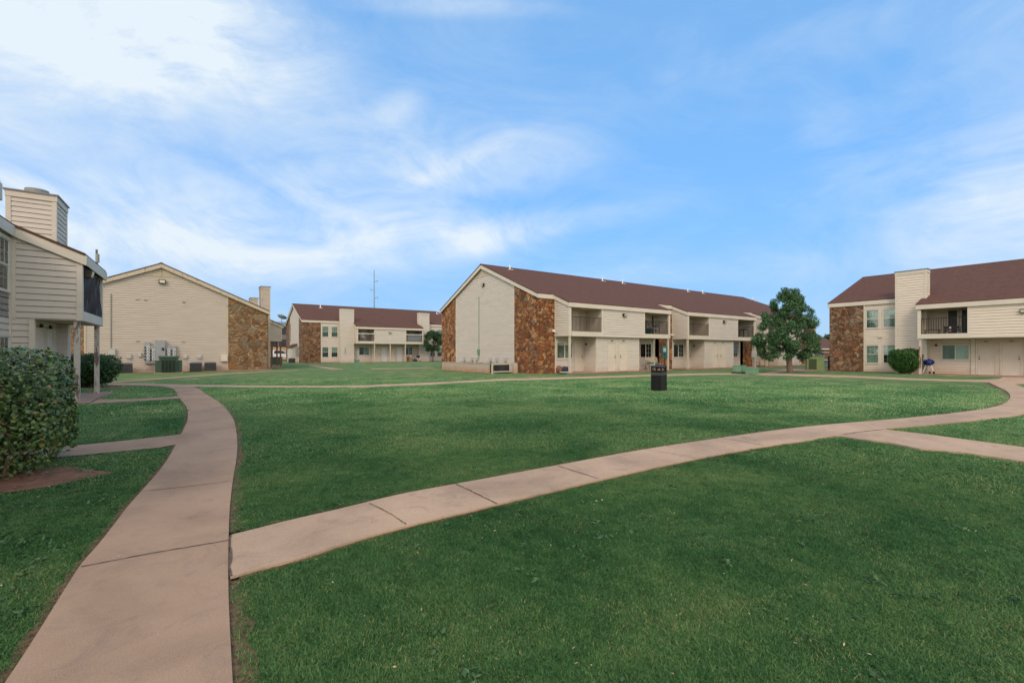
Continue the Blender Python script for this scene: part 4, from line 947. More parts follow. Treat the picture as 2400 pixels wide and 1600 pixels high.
joint([(1975, 1022), (2030, 1014), (2073, 1009)], 0.0216, .0285); joint([(538.5, 1262), (537, 1360)], 0.0130, .0285); joint([(1990, 996), (2035, 1001)], 0.0144, .0285)
joint([(2130, 988), (2155, 991)], 0.0216, .0285); joint([(208.5, 948), (251, 925)], 0.0360, .032)
jm.build('path_joint', 'joint')['kind'] = 'structure'
# bare red soil under the near hedge and along the foundations
random.seed(3)
def blobring(cx, cy, rx, ry, n=44, j=.14, rot=0):
    ph = [random.uniform(0, 6.28) for _ in range(4)]; out = []
    for k in range(n):
        a = 2*math.pi*k/n; r = 1+j*(math.sin(3*a+ph[0])+.7*math.sin(5*a+ph[1])+.5*math.sin(9*a+ph[2])+.4*math.sin(14*a+ph[3]))
        x, y = rx*r*math.cos(a), ry*r*math.sin(a); out.append((cx+x*math.cos(rot)-y*math.sin(rot), cy+x*math.sin(rot)+y*math.cos(rot)))
    return out
SOILS = [blobring(-2.6, 7.15, 1.6, .82, rot=-.05, j=.07), blobring(-3.6, 24.2, 1.3, 1.5, j=.1)]
def edge_strip(pts, w0=.25, w1=.6): # along a wall base
    a = dense(pts, .5); out = []
    for i, p in enumerate(a):
        q = a[min(i+1, len(a)-1)]; pr = a[max(i-1, 0)]; dx, dy = q[0]-pr[0], q[1]-pr[1]; L = math.hypot(dx, dy); ww = random.uniform(w0, w1); out.append((p[0]+dy/L*ww, p[1]-dx/L*ww))
    return a + out[::-1]
SOILS += [edge_strip([(-9, 39.8), (4.7, 39.8)], .1, .5), edge_strip([(10.9, 63.5), (33, 63.5)], .8, 2.3), edge_strip([(38.95, 14.8), (38.95, 9.5)], .15, .4), edge_strip([(18.1, 37.8), (18.1, 23.3)][:1]+[(18.1, 23.3)], .2, .5), edge_strip([(18.3, 23.35), (19.3, 23.35)], .2, .4), edge_strip([(19.3, 21.8), (56, 21.8)], .2, .7)]
for i, rg in enumerate(SOILS): sheet('bare_soil', [rg], .008 if i else .009, 'soil')
sheet('road', [[(-40, 80), (60, 80), (60, 95.8), (-40, 95.8)]], .006, 'asphalt')
sheet('road', [[(58, 15), (96, 15), (96, 43), (58, 43)]], .006, 'asphalt')
sheet('concrete_pad', [[(36.0, 18.0), (45, 18.0), (45, 14.85), (36, 15.4)]][0:1], .007, 'slab')

# ---------------------------------------------------------------- grass (tufts in the near lawn)
def in_poly(P, ring):
    x, y = P[:, 0], P[:, 1]; ins = np.zeros(len(P), bool); n = len(ring); j = n-1
    for i in range(n):
        xi, yi = ring[i]; xj, yj = ring[j]
        c = ((yi > y) != (yj > y)) & (x < (xj-xi)*(y-yi)/((yj-yi)+1e-12)+xi); ins ^= c; j = i
    return ins
def near_line(P, ring, r):
    out = np.zeros(len(P), bool); n = len(ring)
    for i in range(n):
        a = np.array(ring[i]); b = np.array(ring[(i+1) % n]); ab = b-a; L2 = (ab**2).sum()+1e-12
        t = np.clip(((P-a)@ab)/L2, 0, 1); d = P-(a+t[:, None]*ab); out |= (d**2).sum(1) < r*r
    return out
rng = np.random.default_rng(5)
def tuft(name, nb, h, spread, w):
    vs, fs = [], []
    for k in range(nb):
        a = rng.uniform(0, 6.283); r = spread*math.sqrt(rng.uniform(0, 1)); x, y = r*math.cos(a), r*math.sin(a)
        b = rng.uniform(0, 6.283); hh = h*rng.uniform(.5, 1.15); lean = hh*rng.uniform(.4, 2.4); ww = w*rng.uniform(.7, 1.2)
        dx, dy = math.cos(b), math.sin(b); px, py = -dy*ww/2, dx*ww/2; i = len(vs)
        vs += [(x-px, y-py, 0), (x+px, y+py, 0), (x+dx*lean*.35+px*.8, y+dy*lean*.35+py*.8, hh*.6), (x+dx*lean*.35-px*.8, y+dy*lean*.35-py*.8, hh*.6), (x+dx*lean, y+dy*lean, hh)]
        fs += [(i, i+1, i+2, i+3), (i+3, i+2, i+4)]
    me = bpy.data.meshes.new(name); me.from_pydata(vs, [], fs); me.materials.append(M['blade']); return me
def grass(name, dmin, dmax, dens, h, w, nb, spread):
    half = R(62); fw = math.pi/2-TH     # heading measured from +Y clockwise
    area = half*(dmax**2-dmin**2); n = int(area*dens)
    rr = np.sqrt(rng.uniform(dmin**2, dmax**2, n)); an = rng.uniform(-half, half, n)+fw
    P = np.stack([rr*np.sin(an), rr*np.cos(an)], 1)
    keep = np.ones(n, bool)
    for ring in PATHS[:5]:
        bad = in_poly(P, ring) | near_line(P, ring, .035 if dmax < 9 else .055); keep &= ~bad
    keep &= ~in_poly(P, SOILS[0]) | (rng.uniform(0, 1, n) < .03)
    keep &= ~((P[:, 0] < -2.45) & (P[:, 1] > 16.6) & (P[:, 1] < 21.0)); keep &= P[:, 0] > -4.0
    if dmax > 20: keep &= rng.uniform(0, 1, n) < np.clip((27-rr)/11, 0, 1)
    P = P[keep]; me = bpy.data.meshes.new(name); me.from_pydata([(x, y, 0) for x, y in P], [], [])
    o = bpy.data.objects.new(name, me); COL.objects.link(o)
    lib = bpy.data.collections.new('tuft_library')
    for k in range(3): lib.objects.link(bpy.data.objects.new('tuft', tuft('tuft', nb, h, spread, w)))
    ng = bpy.data.node_groups.new(name, 'GeometryNodeTree')
    ng.interface.new_socket('Geometry', in_out='INPUT', socket_type='NodeSocketGeometry'); ng.interface.new_socket('Geometry', in_out='OUTPUT', socket_type='NodeSocketGeometry')
    gi = ng.nodes.new('NodeGroupInput'); go = ng.nodes.new('NodeGroupOutput'); ip = ng.nodes.new('GeometryNodeInstanceOnPoints')
    ci = ng.nodes.new('GeometryNodeCollectionInfo'); ci.inputs[0].default_value = lib; ci.inputs[1].default_value = True; ci.inputs[2].default_value = True
    rv = ng.nodes.new('FunctionNodeRandomValue'); rv.data_type = 'FLOAT_VECTOR'; rv.inputs[0].default_value = (-.12, -.12, 0); rv.inputs[1].default_value = (.12, .12, 6.283)
    rs = ng.nodes.new('FunctionNodeRandomValue'); rs.data_type = 'FLOAT'; rs.inputs[2].default_value = .6; rs.inputs[3].default_value = 1.35
    ip.inputs['Pick Instance'].default_value = True
    L = ng.links.new; L(gi.outputs[0], ip.inputs['Points']); L(ci.outputs[0], ip.inputs['Instance']); L(rv.outputs[0], ip.inputs['Rotation']); L(rs.outputs[1], ip.inputs['Scale']); L(ip.outputs[0], go.inputs[0])
    md = o.modifiers.new('tufts', 'NODES'); md.node_group = ng
    tag(o, 'short mown green lawn grass around the pink concrete paths', 'grass', kind='stuff'); return o
GRASS = True
if GRASS:
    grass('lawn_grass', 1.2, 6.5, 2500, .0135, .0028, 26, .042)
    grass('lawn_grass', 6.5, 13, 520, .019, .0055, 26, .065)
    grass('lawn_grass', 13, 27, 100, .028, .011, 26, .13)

# ---------------------------------------------------------------- foliage
def leaves(name, pts, nrm, size, mat, parent, aspect=.5, fold=.25, jit=.8, seed=1):
    """one mesh of small folded leaves at pts (Nx3), facing roughly along nrm"""
    r = np.random.default_rng(seed); n = len(pts); N = nrm + r.normal(0, jit, (n, 3)); N /= np.linalg.norm(N, axis=1)[:, None]
    t = r.normal(0, 1, (n, 3)); t -= (t*N).sum(1)[:, None]*N; t /= np.linalg.norm(t, axis=1)[:, None]; b = np.cross(N, t)
    s = size*r.uniform(.5, 1.4, n)[:, None]; w = s*aspect/2
    base = pts; m1 = pts+t*s*.42; tip = pts+t*s
    V = np.stack([base, m1+b*w+N*w*fold, tip, m1-b*w+N*w*fold, m1+b*w*.0], 1)
    V = V[:, :4].reshape(-1, 3); F_ = np.arange(n*4).reshape(n, 4)
    me = bpy.data.meshes.new(name); me.vertices.add(n*4); me.vertices.foreach_set('co', V.ravel().astype('f'))
    me.loops.add(n*4); me.loops.foreach_set('vertex_index', F_.ravel().astype('i'))
    me.polygons.add(n); me.polygons.foreach_set('loop_start', (np.arange(n)*4).astype('i')); me.polygons.foreach_set('loop_total', np.full(n, 4, 'i'))
    me.update(calc_edges=True); me.materials.append(M[mat]); o = bpy.data.objects.new(name, me); COL.objects.link(o)
    if parent is not None: o.parent = parent
    return o
def lump(P, sc, seed):   # cheap smooth pseudo-noise on unit directions
    r = np.random.default_rng(seed); v = np.zeros(len(P))
    for k in range(7):
        d = r.normal(0, 1, 3); f = sc*(1+k*.6); v += np.sin(P@d*f+r.uniform(0, 6.28))/(1+k*.5)
    return v/3
def superell(n, half, power, seed, depth=.25, lumpy=.06, freq=4):
    r = np.random.default_rng(seed); d = r.normal(0, 1, (n, 3)); d /= np.linalg.norm(d, axis=1)[:, None]
    k = (np.abs(d)**power).sum(1)**(-1/power); P = d*k[:, None]
    rad = 1+lumpy*lump(d, freq, seed+1); shell = 1-depth*r.uniform(0, 1, n)**1.6
    return P*(rad*shell)[:, None]*np.array(half), d/np.array(half)
# the near hedge: box of glossy oval leaves on bare forked stems
h = root('hedge', 'large leafy hedge with bare stems in red soil, at the left edge', 'hedge', (-2.88, 7.78, 0))
P, N = superell(30000, (1.55, .80, .66), 4.2, 11, .38, .07); P[:, 2] += .76
low = P[:, 2] < .33; P = P[~(low & (np.random.default_rng(2).uniform(0, 1, len(P)) < .55))]; N = N[:len(P)]
P, N = superell(52000, (1.52, .78, .71), 7.5, 11, .36, .035); k = (P[:, 2] > -.42) | (np.random.default_rng(2).uniform(0, 1, len(P)) < .55)
k &= lump(P, 3.3, 9) > -.62; P, N = P[k], N[k]; P[:, 2] += .74
N = N/np.linalg.norm(N, axis=1)[:, None]; N[:, 2] += .35
leaves('foliage', P, N, .052, 'leafH', h, .60, .22, .6, 3)
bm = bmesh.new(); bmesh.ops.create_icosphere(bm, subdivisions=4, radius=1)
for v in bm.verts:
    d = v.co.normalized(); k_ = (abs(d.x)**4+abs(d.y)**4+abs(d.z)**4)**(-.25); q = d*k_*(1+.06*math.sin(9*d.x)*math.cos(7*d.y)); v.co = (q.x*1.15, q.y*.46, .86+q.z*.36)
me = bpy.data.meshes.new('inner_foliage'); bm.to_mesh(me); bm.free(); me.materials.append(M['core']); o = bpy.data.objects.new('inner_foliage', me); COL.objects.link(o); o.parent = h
random.seed(21); st = MB()
for k in range(15):
    x = -1.15+2.35*k/14+random.uniform(-.06, .06); y = random.uniform(-.5, .25); p = [(x, y, -.03)]
    for j in range(5): p.append((p[-1][0]+random.uniform(-.09, .09), p[-1][1]+random.uniform(-.08, .04), p[-1][2]+.17))
    st.tube(p, .030, 7, .012)
    st.tube([p[1], (p[1][0]+random.uniform(-.25, .25), p[1][1]-.1, p[1][2]+.22), (p[1][0]+random.uniform(-.4, .4), p[1][1]-.2, p[1][2]+.5)], .016, 6, .006)
for k in range(5): x = random.uniform(-1, 1.2); st.tube([(x, -.3, .02), (x+.2, -.42, .05), (x+.45, -.46, .02)], .028, 6, .015)
st.tube([(.6, -.1, 1.35), (.72, -.1, 1.55), (.88, -.1, 1.72)], .008, 5, .003); st.tube([(.68, -.1, 1.5), (.74, -.14, 1.62)], .005, 5, .002)
st.build('stem', 'bark', h)
# litter under it
lt_ = []; rr = np.random.default_rng(8); P = np.stack([rr.uniform(-1.3, 1.5, 260), rr.uniform(-1.05, .2, 260), np.full(260, .018)], 1); N = np.tile([0, 0, 1.], (260, 1))
M['litter'] = leaf_mat('dry_litter', [(0, (0.22, .13, .08)), (1, (0.45, .36, .24))], .8, .05)
o = leaves('leaf_litter', P+np.array([-2.95, 7.75, 0]), N, .07, 'litter', None, .5, .3, .2, 4); tag(o, 'dry fallen leaves on the red soil under the near hedge', 'leaf litter', kind='stuff')
P = []
rr = np.random.default_rng(12)
while len(P) < 900:
    a = math.pi/2-TH+rr.uniform(-1.05, 1.05); d = rr.uniform(1.6, 12)**1.0; p = np.array([[d*math.sin(a), d*math.cos(a)]])
    if p[0, 0] > -2.4: P.append([p[0, 0], p[0, 1], .012 if not any(in_poly(p, rg)[0] for rg in PATHS[:5]) else .03])
P = np.array([q for q in P if q[2] < .02 or rr.uniform() < .06]); N = np.tile([0, 0, 1.], (len(P), 1))
M['bits'] = leaf_mat('dry_bits', [(0, (0.30, .16, .09)), (.5, (0.50, .38, .24)), (1, (0.62, .56, .42))], .8, .05)
o = leaves('lawn_litter', P, N, .019, 'bits', None, .35, .4, .5, 14); tag(o, 'dry leaf bits scattered over the near lawn and path', 'leaf litter', kind='stuff')
Pw, Nw = [], []
while len(Pw) < 2600:
    left = rr.uniform() < .6; a = math.pi/2-TH+(rr.uniform(-1.0, -.72) if left else rr.uniform(-.4, .95)); d = rr.uniform(1.7, 8.5); c = np.array([[d*math.sin(a), d*math.cos(a)]])
    if c[0, 0] < -2.4 or any(in_poly(c, rg)[0] or near_line(c, rg, .08)[0] for rg in PATHS[:4]): continue
    for k in range(rr.integers(8, 20)):
        b = rr.uniform(0, 6.28); q = abs(rr.normal(0, .045)); Pw.append([c[0, 0]+q*math.cos(b), c[0, 1]+q*math.sin(b), .010+.012*rr.uniform()]); Nw.append([math.cos(b)*.5, math.sin(b)*.5, 1])
M['weed'] = leaf_mat('weed_leaf', [(0, (0.04, .095, .04)), (.6, (0.07, .145, .055)), (1, (0.11, .19, .08))], .7, .15)
o = leaves('lawn_weeds', np.array(Pw), np.array(Nw, float), .038, 'weed', None, .42, .3, .3, 15); tag(o, 'low broad-leaved weeds growing through the near lawn', 'weeds', kind='stuff')
# clipped bushes
def bush(name, label, loc, half, mat, n, leaf, seed, narrow=.0, group=None):
    r_ = root(name, label, 'bush', loc, group=group)
    P, N = superell(n, half, 3.4, seed, .34, .16, 7); N = N/np.linalg.norm(N, axis=1)[:, None]
    z = P[:, 2]/half[2]; f = 1-narrow*np.clip(-z, 0, 1)**1.3; P[:, :2] *= f[:, None]; P[:, 2] += half[2]+.10
    k = lump(P, 7, seed) > -.60; leaves('foliage', P[k], N[k], leaf, mat, r_, .6, .3, .8, seed)
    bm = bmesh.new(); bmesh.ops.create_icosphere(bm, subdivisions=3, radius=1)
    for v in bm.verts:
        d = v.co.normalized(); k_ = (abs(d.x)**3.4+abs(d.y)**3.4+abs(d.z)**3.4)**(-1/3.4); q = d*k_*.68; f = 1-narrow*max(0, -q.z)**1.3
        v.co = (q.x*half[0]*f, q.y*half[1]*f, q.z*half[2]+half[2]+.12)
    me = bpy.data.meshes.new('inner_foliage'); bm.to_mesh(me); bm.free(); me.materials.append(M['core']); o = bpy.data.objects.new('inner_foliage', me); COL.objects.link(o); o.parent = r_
    s = MB(); rs = random.Random(seed)
    for j in range(7): x, y = rs.uniform(-.3, .3)*half[0], rs.uniform(-.3, .3)*half[1]; s.tube([(x*.6, y*.6, -.02), (x, y, .25), (x*1.8, y*1.8, half[2])], .025, 6, .012)
    s.build('stem', 'bark', r_); return r_
bush('clipped_bush', 'rounded dark green bush behind the two peeling porch posts', (-3.75, 24.6, 0), (1.02, .95, .60), 'leafB', 12000, .075, 31, .25)
bush('clipped_bush', 'bright green rounded bush by the right building, beside the blue grill', (37.55, 9.93, 0), (.60, .80, .74), 'leafD', 12000, .085, 32, .45)

# ---------------------------------------------------------------- trees
def tree(name, label, loc, trunk, limbs, clumps, leafmat, leaf, per, bark, seed, cat='tree', group=None, aspect=.4, jit=.9):
    r_ = root(name, label, cat, loc, group=group); t = MB()
    for pts, a, b in trunk: t.tube(pts, a, 9, b)
    for pts, a, b in limbs: t.tube(pts, a, 6, b)
    t.build('trunk', bark, r_, True)
    rg = np.random.default_rng(seed); Ps, Ns = [], []
    for (x, y, z, rx, ry, rz) in clumps:
        n = int(per*(rx*ry*rz)**.6*6); d = rg.normal(0, 1, (n, 3)); d /= np.linalg.norm(d, axis=1)[:, None]
        rad = rg.uniform(.35, 1, n)**.5*(1+.22*lump(d, 3, seed+int(x*100) % 50)); q = d*rad[:, None]*np.array([rx, ry, rz])
        Ps.append(q+np.array([x, y, z])); dd = d.copy(); dd[:, 2] += .7; Ns.append(dd)
    leaves('crown', np.concatenate(Ps), np.concatenate(Ns), leaf, leafmat, r_, aspect, .3, jit, seed); return r_
# cedar: broad irregular crown; local x' runs across the view
vx, vy = UX, -UY       # view-right direction in the world
def L2(a, dpt, z): return (a*vx+dpt*UY, a*vy+dpt*UX, z)
rs = random.Random(5); cl = []; lim = []
silh = [(1.4, -1.9, 1.4), (1.9, -2.2, 1.65), (2.5, -2.1, 1.65), (3.1, -1.75, 1.45), (3.7, -1.45, 1.2), (4.3, -1.15, 1.0), (4.8, -.8, .75), (5.15, -.55, .3)]
for z, x0, x1 in silh:
    n = int((x1-x0)*6.5)+3
    for k in range(n):
        a = x0+(x1-x0)*(k+rs.uniform(.1, .9))/n; edge = 1-abs((a-(x0+x1)/2)/((x1-x0)/2))
        w = math.sqrt(max(.05, 1-(1-edge)**2))*(x1-x0)/2; dp = rs.uniform(-1, 1)*w*.85; s = rs.uniform(.15, .33)
        if rs.random() < .22: continue
        p = L2(a, dp, z+rs.uniform(-.32, .34)); cl.append((p[0], p[1], p[2], s*rs.uniform(.8, 1.3), s*rs.uniform(.8, 1.3), s*rs.uniform(.8, 1.5)))
for a, z, s in ((-.35, 5.55, .24), (.3, 5.45, .22), (.75, 5.1, .2), (1.1, 4.6, .22), (1.4, 4.1, .22), (1.6, 3.3, .24), (1.8, 2.6, .24), (-1.15, 4.75, .26), (-1.6, 3.9, .25), (-1.9, 3.1, .25), (-2.3, 2.3, .24), (1.6, 1.5, .26), (-.9, 1.25, .25), (-1.5, 1.1, .22)):
    p = L2(a, rs.uniform(-.4, .4), z); cl.append((p[0], p[1], p[2], s, s, s*1.2))
tx, ty = gp(1851, 873)
trunk = [([L2(.03, 0, -.05), L2(0, 0, .12), L2(-.03, 0, .6), L2(-.05, .03, 1.15)], .21, .17), ([L2(-.05, 0, 1.05), L2(-.16, .05, 1.7), L2(-.3, .1, 2.6), L2(-.2, .1, 3.8), L2(-.1, 0, 5.0)], .13, .03), ([L2(0, 0, 1.05), L2(.2, -.05, 1.6), L2(.5, -.1, 2.5), L2(.6, 0, 4.2)], .12, .03)]
for k in range(16):
    z = rs.uniform(1.25, 3.6); a = rs.choice((-1, 1))*rs.uniform(1.0, 2.0); lim.append(([L2(a*.06, 0, z), L2(a*.5, rs.uniform(-.6, .6), z+.3), L2(a, rs.uniform(-1, 1), z+rs.uniform(.1, .9))], .045, .012))
tree('cedar_tree', 'dark green cedar tree with a forked trunk before the far end of the middle building', (tx, ty, 0), trunk, lim, cl, 'leafC', .14, 600, 'barkt', 44, aspect=.30, jit=1.0)
# small tree at the far building
sx, sy = Hv(1015, 845, 61.0)[0], 61.0
cl = []
for k in range(42):
    z = rs.uniform(1.7, 4.3); w = 1.15*math.sin(math.pi*min(1, (z-1.2)/3.6))+.2; cl.append((*L2(rs.uniform(-w, w), rs.uniform(-w, w)*.8, 0)[:2], z, .36, .36, .34))
tree('young_tree', 'small leafy tree growing against the farthest building, by its right-hand windows', (sx, sy, 0), [([(0, 0, -.05), (-.05, 0, .8), (-.02, 0, 1.5)], .09, .07), ([(-.02, 0, 1.45), (-.5, .1, 2.2), (-.8, 0, 2.9)], .05, .02), ([(-.02, 0, 1.45), (.4, 0, 2.2), (.6, .1, 3.2)], .05, .02), ([(0, 0, 1.4), (.02, 0, 3.6)], .045, .015)], [], cl, 'leafT', .17, 260, 'bark', 55, aspect=.45)
for i, (px, Y, hh, w) in enumerate(((1918, 130, 7.0, 3.2), (1938, 135, 6.2, 2.6), (1948, 128, 6.6, 2.4))):
    x, y = at(px, Y); rs = random.Random(60+i)
    cl = [(rs.uniform(-w, w)*.8, rs.uniform(-w, w)*.8, rs.uniform(.35, .9)*hh, w*.4, w*.4, hh*.14) for _ in range(18)]
    tree('distant_tree', ('leftmost of three hazy tree tops above the far brick house', 'middle one of three hazy tree tops above the far brick house', 'hazy tree top touching the flagstone corner above the far brick house')[i], (x, y, 0), [([(0, 0, 0), (0, 0, hh*.6)], .3, .15)], [], cl, 'leafT', .6, 12, 'bark', 70+i, group='trees beyond the far brick house', aspect=.6)

# ---------------------------------------------------------------- condensers
def make_ac():
    r_ = root('air_conditioner', 'x', 'air conditioner', group='air conditioners on the ground by the gable walls')
    m = MB(); m.box(-.34, .34, -.34, .34, .06, .56); m.build('coil', 'acbody', r_)
    m = MB()
    for k in range(9):
        z = .10+k*.05
        for s in (-1, 1): m.box(-.345, .345, *sorted((s*.343, s*.352)), z, z+.012); m.box(*sorted((s*.343, s*.352)), -.345, .345, z, z+.012)
    for a in (-1, 1):
        for b in (-1, 1): m.box(*sorted((a*.30, a*.36)), *sorted((b*.30, b*.36)), .03, .58)
    m.box(-.37, .37, -.37, .37, 0.0, .055); m.build('louvre', 'acbody', r_)
    m = MB(); m.box(-.37, .37, -.37, .37, .56, .62); m.build('top_cover', 'actop', r_, bevel=.01)
    m = MB(); m.lathe([(.27, .621), (.27, .635), (.22, .64), (.05, .645)], n=20); m.build('fan_grille', 'acbody', r_)
    return r_
ac = make_ac(); u_ = [False]
place(ac, u_, (*Hv(293, 860, 39.9)[:1], 39.9, .05), 0, 'dark condenser alone at the left of the meter bank on the tan gable')
place(ac, u_, (Hv(459, 860, 40.0)[0], 40.0, .05), 0, 'dark condenser just right of the green finned transformer')
place(ac, u_, (Hv(493, 860, 40.1)[0], 40.1, .05), 0, 'dark condenser nearest the flagstone edge of the tan gable')
place(ac, u_, (Mu-1.1, Mv+1.6, 0), 0, 'dark condenser beside the small lean-to of the farthest building')
for i, v in enumerate((25.6, 27.0, 28.5, 29.9, 31.1)):
    place(ac, u_, (16.7, v, .0), 0, ('condenser visible through the open rails at the near end of the low fence', 'second condenser from the open rails behind the low fence', 'condenser in the middle behind the low vertical-board fence', 'second condenser from the far end behind the low fence', 'condenser at the far end behind the low vertical-board fence')[i])
# low board fence
r = root('low_fence', 'low vertical-board fence stained with red soil around the condensers at the middle gable', 'fence', (15.4, 28.5, 0), world=True)
m = MB(); v = 25.15
while v < 31.9:
    w = .145; m.box(15.36+random.uniform(-.006, .006), 15.385, v, v+w, .03, .62); v += w+.022
m.build('board', 'fence', r)
m = MB(); m.box(15.33, 15.43, 25.1, 31.95, .62, .66); m.build('cap_rail', 'trimB', r)
m = MB(); [m.box(15.39, 15.48, a, a+.09, 0, .62) for a in (25.15, 28.5, 31.85)]; m.build('post', 'fence', r)
m = MB(); m.box(15.45, 18.1, 31.9, 31.93, .03, .62); m.build('end_boards', 'fence', r)
m = MB(); m.box(15.43, 17.1, 24.85, 24.89, .58, .66); m.box(15.43, 17.1, 24.85, 24.89, .10, .17); m.box(15.43, 15.52, 24.8, 24.92, 0, .6); m.build('open_rail', 'trimB', r)
m = MB(); m.box(17.08, 17.36, 24.70, 24.98, 0, .68); m.build('end_post', 'fence', r)

# ---------------------------------------------------------------- green transformer with fins
x, y = gp(395, 874.5); r = root('transformer', 'dark green pad transformer with cooling fins in front of the meter bank', 'transformer', (x, y+.45, 0))
m = MB(); m.box(-.50, .50, -.30, .35, .05, 1.02); m.build('tank', 'green', r, bevel=.01)
m = MB(); m.box(-.56, .56, -.36, .40, 1.02, 1.08); m.prism([(-.36, 1.08), (.40, 1.08), (.40, 1.15), (-.30, 1.13)], -.54, .54, lambda a, z, t: (t, a, z)); m.build('lid', 'green', r)
m = MB()
for k in range(11): xx = -.36+.072*k; m.box(xx-.012, xx+.012, -.46, -.30, .10, .86)
m.build('cooling_fins', 'green', r)
m = MB(); m.box(-.39, .39, -.325, -.303, .09, .88); m.build('fin_gap_shade', 'ink', r)  # black panel added behind the fins, painting the shade between them
m = MB(); m.box(-.72, -.5, -.2, .3, .05, .84); m.box(.5, .72, -.2, .3, .05, .84); m.build('side_cabinet', 'green', r, bevel=.01)
m = MB(); m.box(-.8, .8, -.55, .5, 0, .05); m.build('pad', 'slab', r)
# olive cabinet at right building
x, y = gp(1925, 868); r = root('utility_cabinet', 'olive green electrical cabinet with a dark panel beside the right flagstone corner', 'utility cabinet', (x+.1, y+.5, 0), R(-60))
m = MB(); m.box(-.55, .55, -.5, .5, .04, 1.1); m.build('housing', 'greeny', r, bevel=.02)
m = MB(); m.box(-.60, .60, -.55, .55, 1.1, 1.15); m.build('lid', 'greenp', r, bevel=.015)
m = MB(); m.box(-.46, .06, -.515, -.5, .08, .88); m.build('door', 'greend', r)
m = MB(); m.box(-.7, .7, -.65, .65, 0, .04); m.build('pad', 'slab', r)
# fence boards beside it
x0, y0 = at(1941, 36); r = root('board_fence', 'short rust-brown board fence between the olive cabinet and the flagstone corner', 'fence', (x0, y0, 0))
m = MB()
for k in range(9): m.box(k*.12, k*.12+.11, 0, .02, 0, 1.08)
m.build('board', 'cedar', r); m = MB(); m.box(0, 1.08, .02, .06, .25, .33); m.box(0, 1.08, .02, .06, .8, .88); m.build('rail', 'cedar', r)
# bar fence far behind
x0, y0 = at(1900, 62); x1, y1 = at(1990, 62); r = root('bar_fence', 'dark metal bar fence in front of the far brick house', 'fence', (x0, y0, 0), math.atan2(y1-y0, x1-x0)); Lf = math.hypot(x1-x0, y1-y0)
m = MB(); [m.box(k*.13, k*.13+.03, 0, .03, .0, 1.4) for k in range(int(Lf/.13))]; m.build('bar', 'rail', r); m = MB(); m.box(0, Lf, -.01, .04, 1.36, 1.42); m.box(0, Lf, -.01, .04, .3, .36); m.build('rail', 'trim', r)

# ---------------------------------------------------------------- trash bin
x, y = gp(1550, 917); fx, fy = UY, UX
r = root('trash_bin', 'black square litter bin with an open hood standing on the middle lawn', 'trash bin', (x+fx*.27, y+fy*.27, 0), -(math.pi/2-TH)+R(45))
h = .205
m = MB(); m.box(-h, h, -h, h, .0, .055); m.build('base', 'plasticb', r, bevel=.006)
m = MB(); m.box(-h+.012, h-.012, -h+.012, h-.012, .055, .56)
for a in (-1, 1):
    for b in (-1, 1): m.box(*sorted((a*(h-.035), a*h)), *sorted((b*(h-.035), b*h)), .055, .56)
m.build('body', 'plasticb', r, bevel=.004)
m = MB(); m.box(-h-.008, h+.008, -h-.008, h+.008, .56, .60); m.box(-h+.004, h-.004, -h+.004, h-.004, .60, .665); m.build('collar', 'binlid', r, bevel=.004)
m = MB()
for a in (-1, 1):
    for b in (-1, 1): m.box(*sorted((a*(h-.05), a*h)), *sorted((b*(h-.05), b*h)), .665, .875)
for a in (-1, 1): m.box(-.018, .018, *sorted((a*(h-.02), a*h)), .72, .875); m.box(*sorted((a*(h-.02), a*h)), -.018, .018, .72, .875)
for a in (-1, 1): m.box(-h+.05, h-.05, *sorted((a*(h-.022), a*(h-.003))), .665, .735); m.box(*sorted((a*(h-.022), a*(h-.003))), -h+.05, h-.05, .665, .735); m.box(-h+.05, h-.05, *sorted((a*(h-.022), a*(h-.003))), .84, .875); m.box(*sorted((a*(h-.022), a*(h-.003))), -h+.05, h-.05, .84, .875)
m.build('hood', 'plasticb', r, bevel=.003)
m = MB(); q = h+.008; m.prism([(-q, .875), (q, .875), (q, .905), (0, .925), (-q, .905)], -q, q, lambda a, z, t: (a, t, z)); m.build('lid', 'binlid', r, bevel=.004)
m = MB(); m.tube([(-.1, -.215, .60), (-.06, -.228, .62), (.02, -.23, .60), (.12, -.222, .625), (.2, -.215, .61)], .012, 6); m.build('liner_bag', 'binlid', r)

# dog-waste dispenser on a post
x, y = at(1556, 28.0); r = root('waste_bag_dispenser', 'teal waste-bag dispenser on a thin black post behind the litter bin', 'bag dispenser', (x, y, 0), R(-18))
m = MB(); m.tube([(.10, .05, 0), (.10, .05, 1.75)], .032, 8); m.build('post', 'blk', r)
m = MB(); m.box(-.16, .16, -.13, .05, 1.03, 1.70); m.prism([(-.13, 1.70), (.05, 1.70), (.05, 1.78), (-.10, 1.76)], -.16, .16, lambda a, z, t: (t, a, z)); m.build('box', 'teal', r, bevel=.01)
m = MB(); m.box(-.14, .07, -.136, -.13, 1.42, 1.66); m.build('label_plate', 'sign', r)
m = MB(); m.prism([(-.12, 1.2), (-.03, 1.38), (.06, 1.2)], -.136, -.1301, lambda a, z, t: (a, t, z)); m.build('bag_slot', 'ink', r)

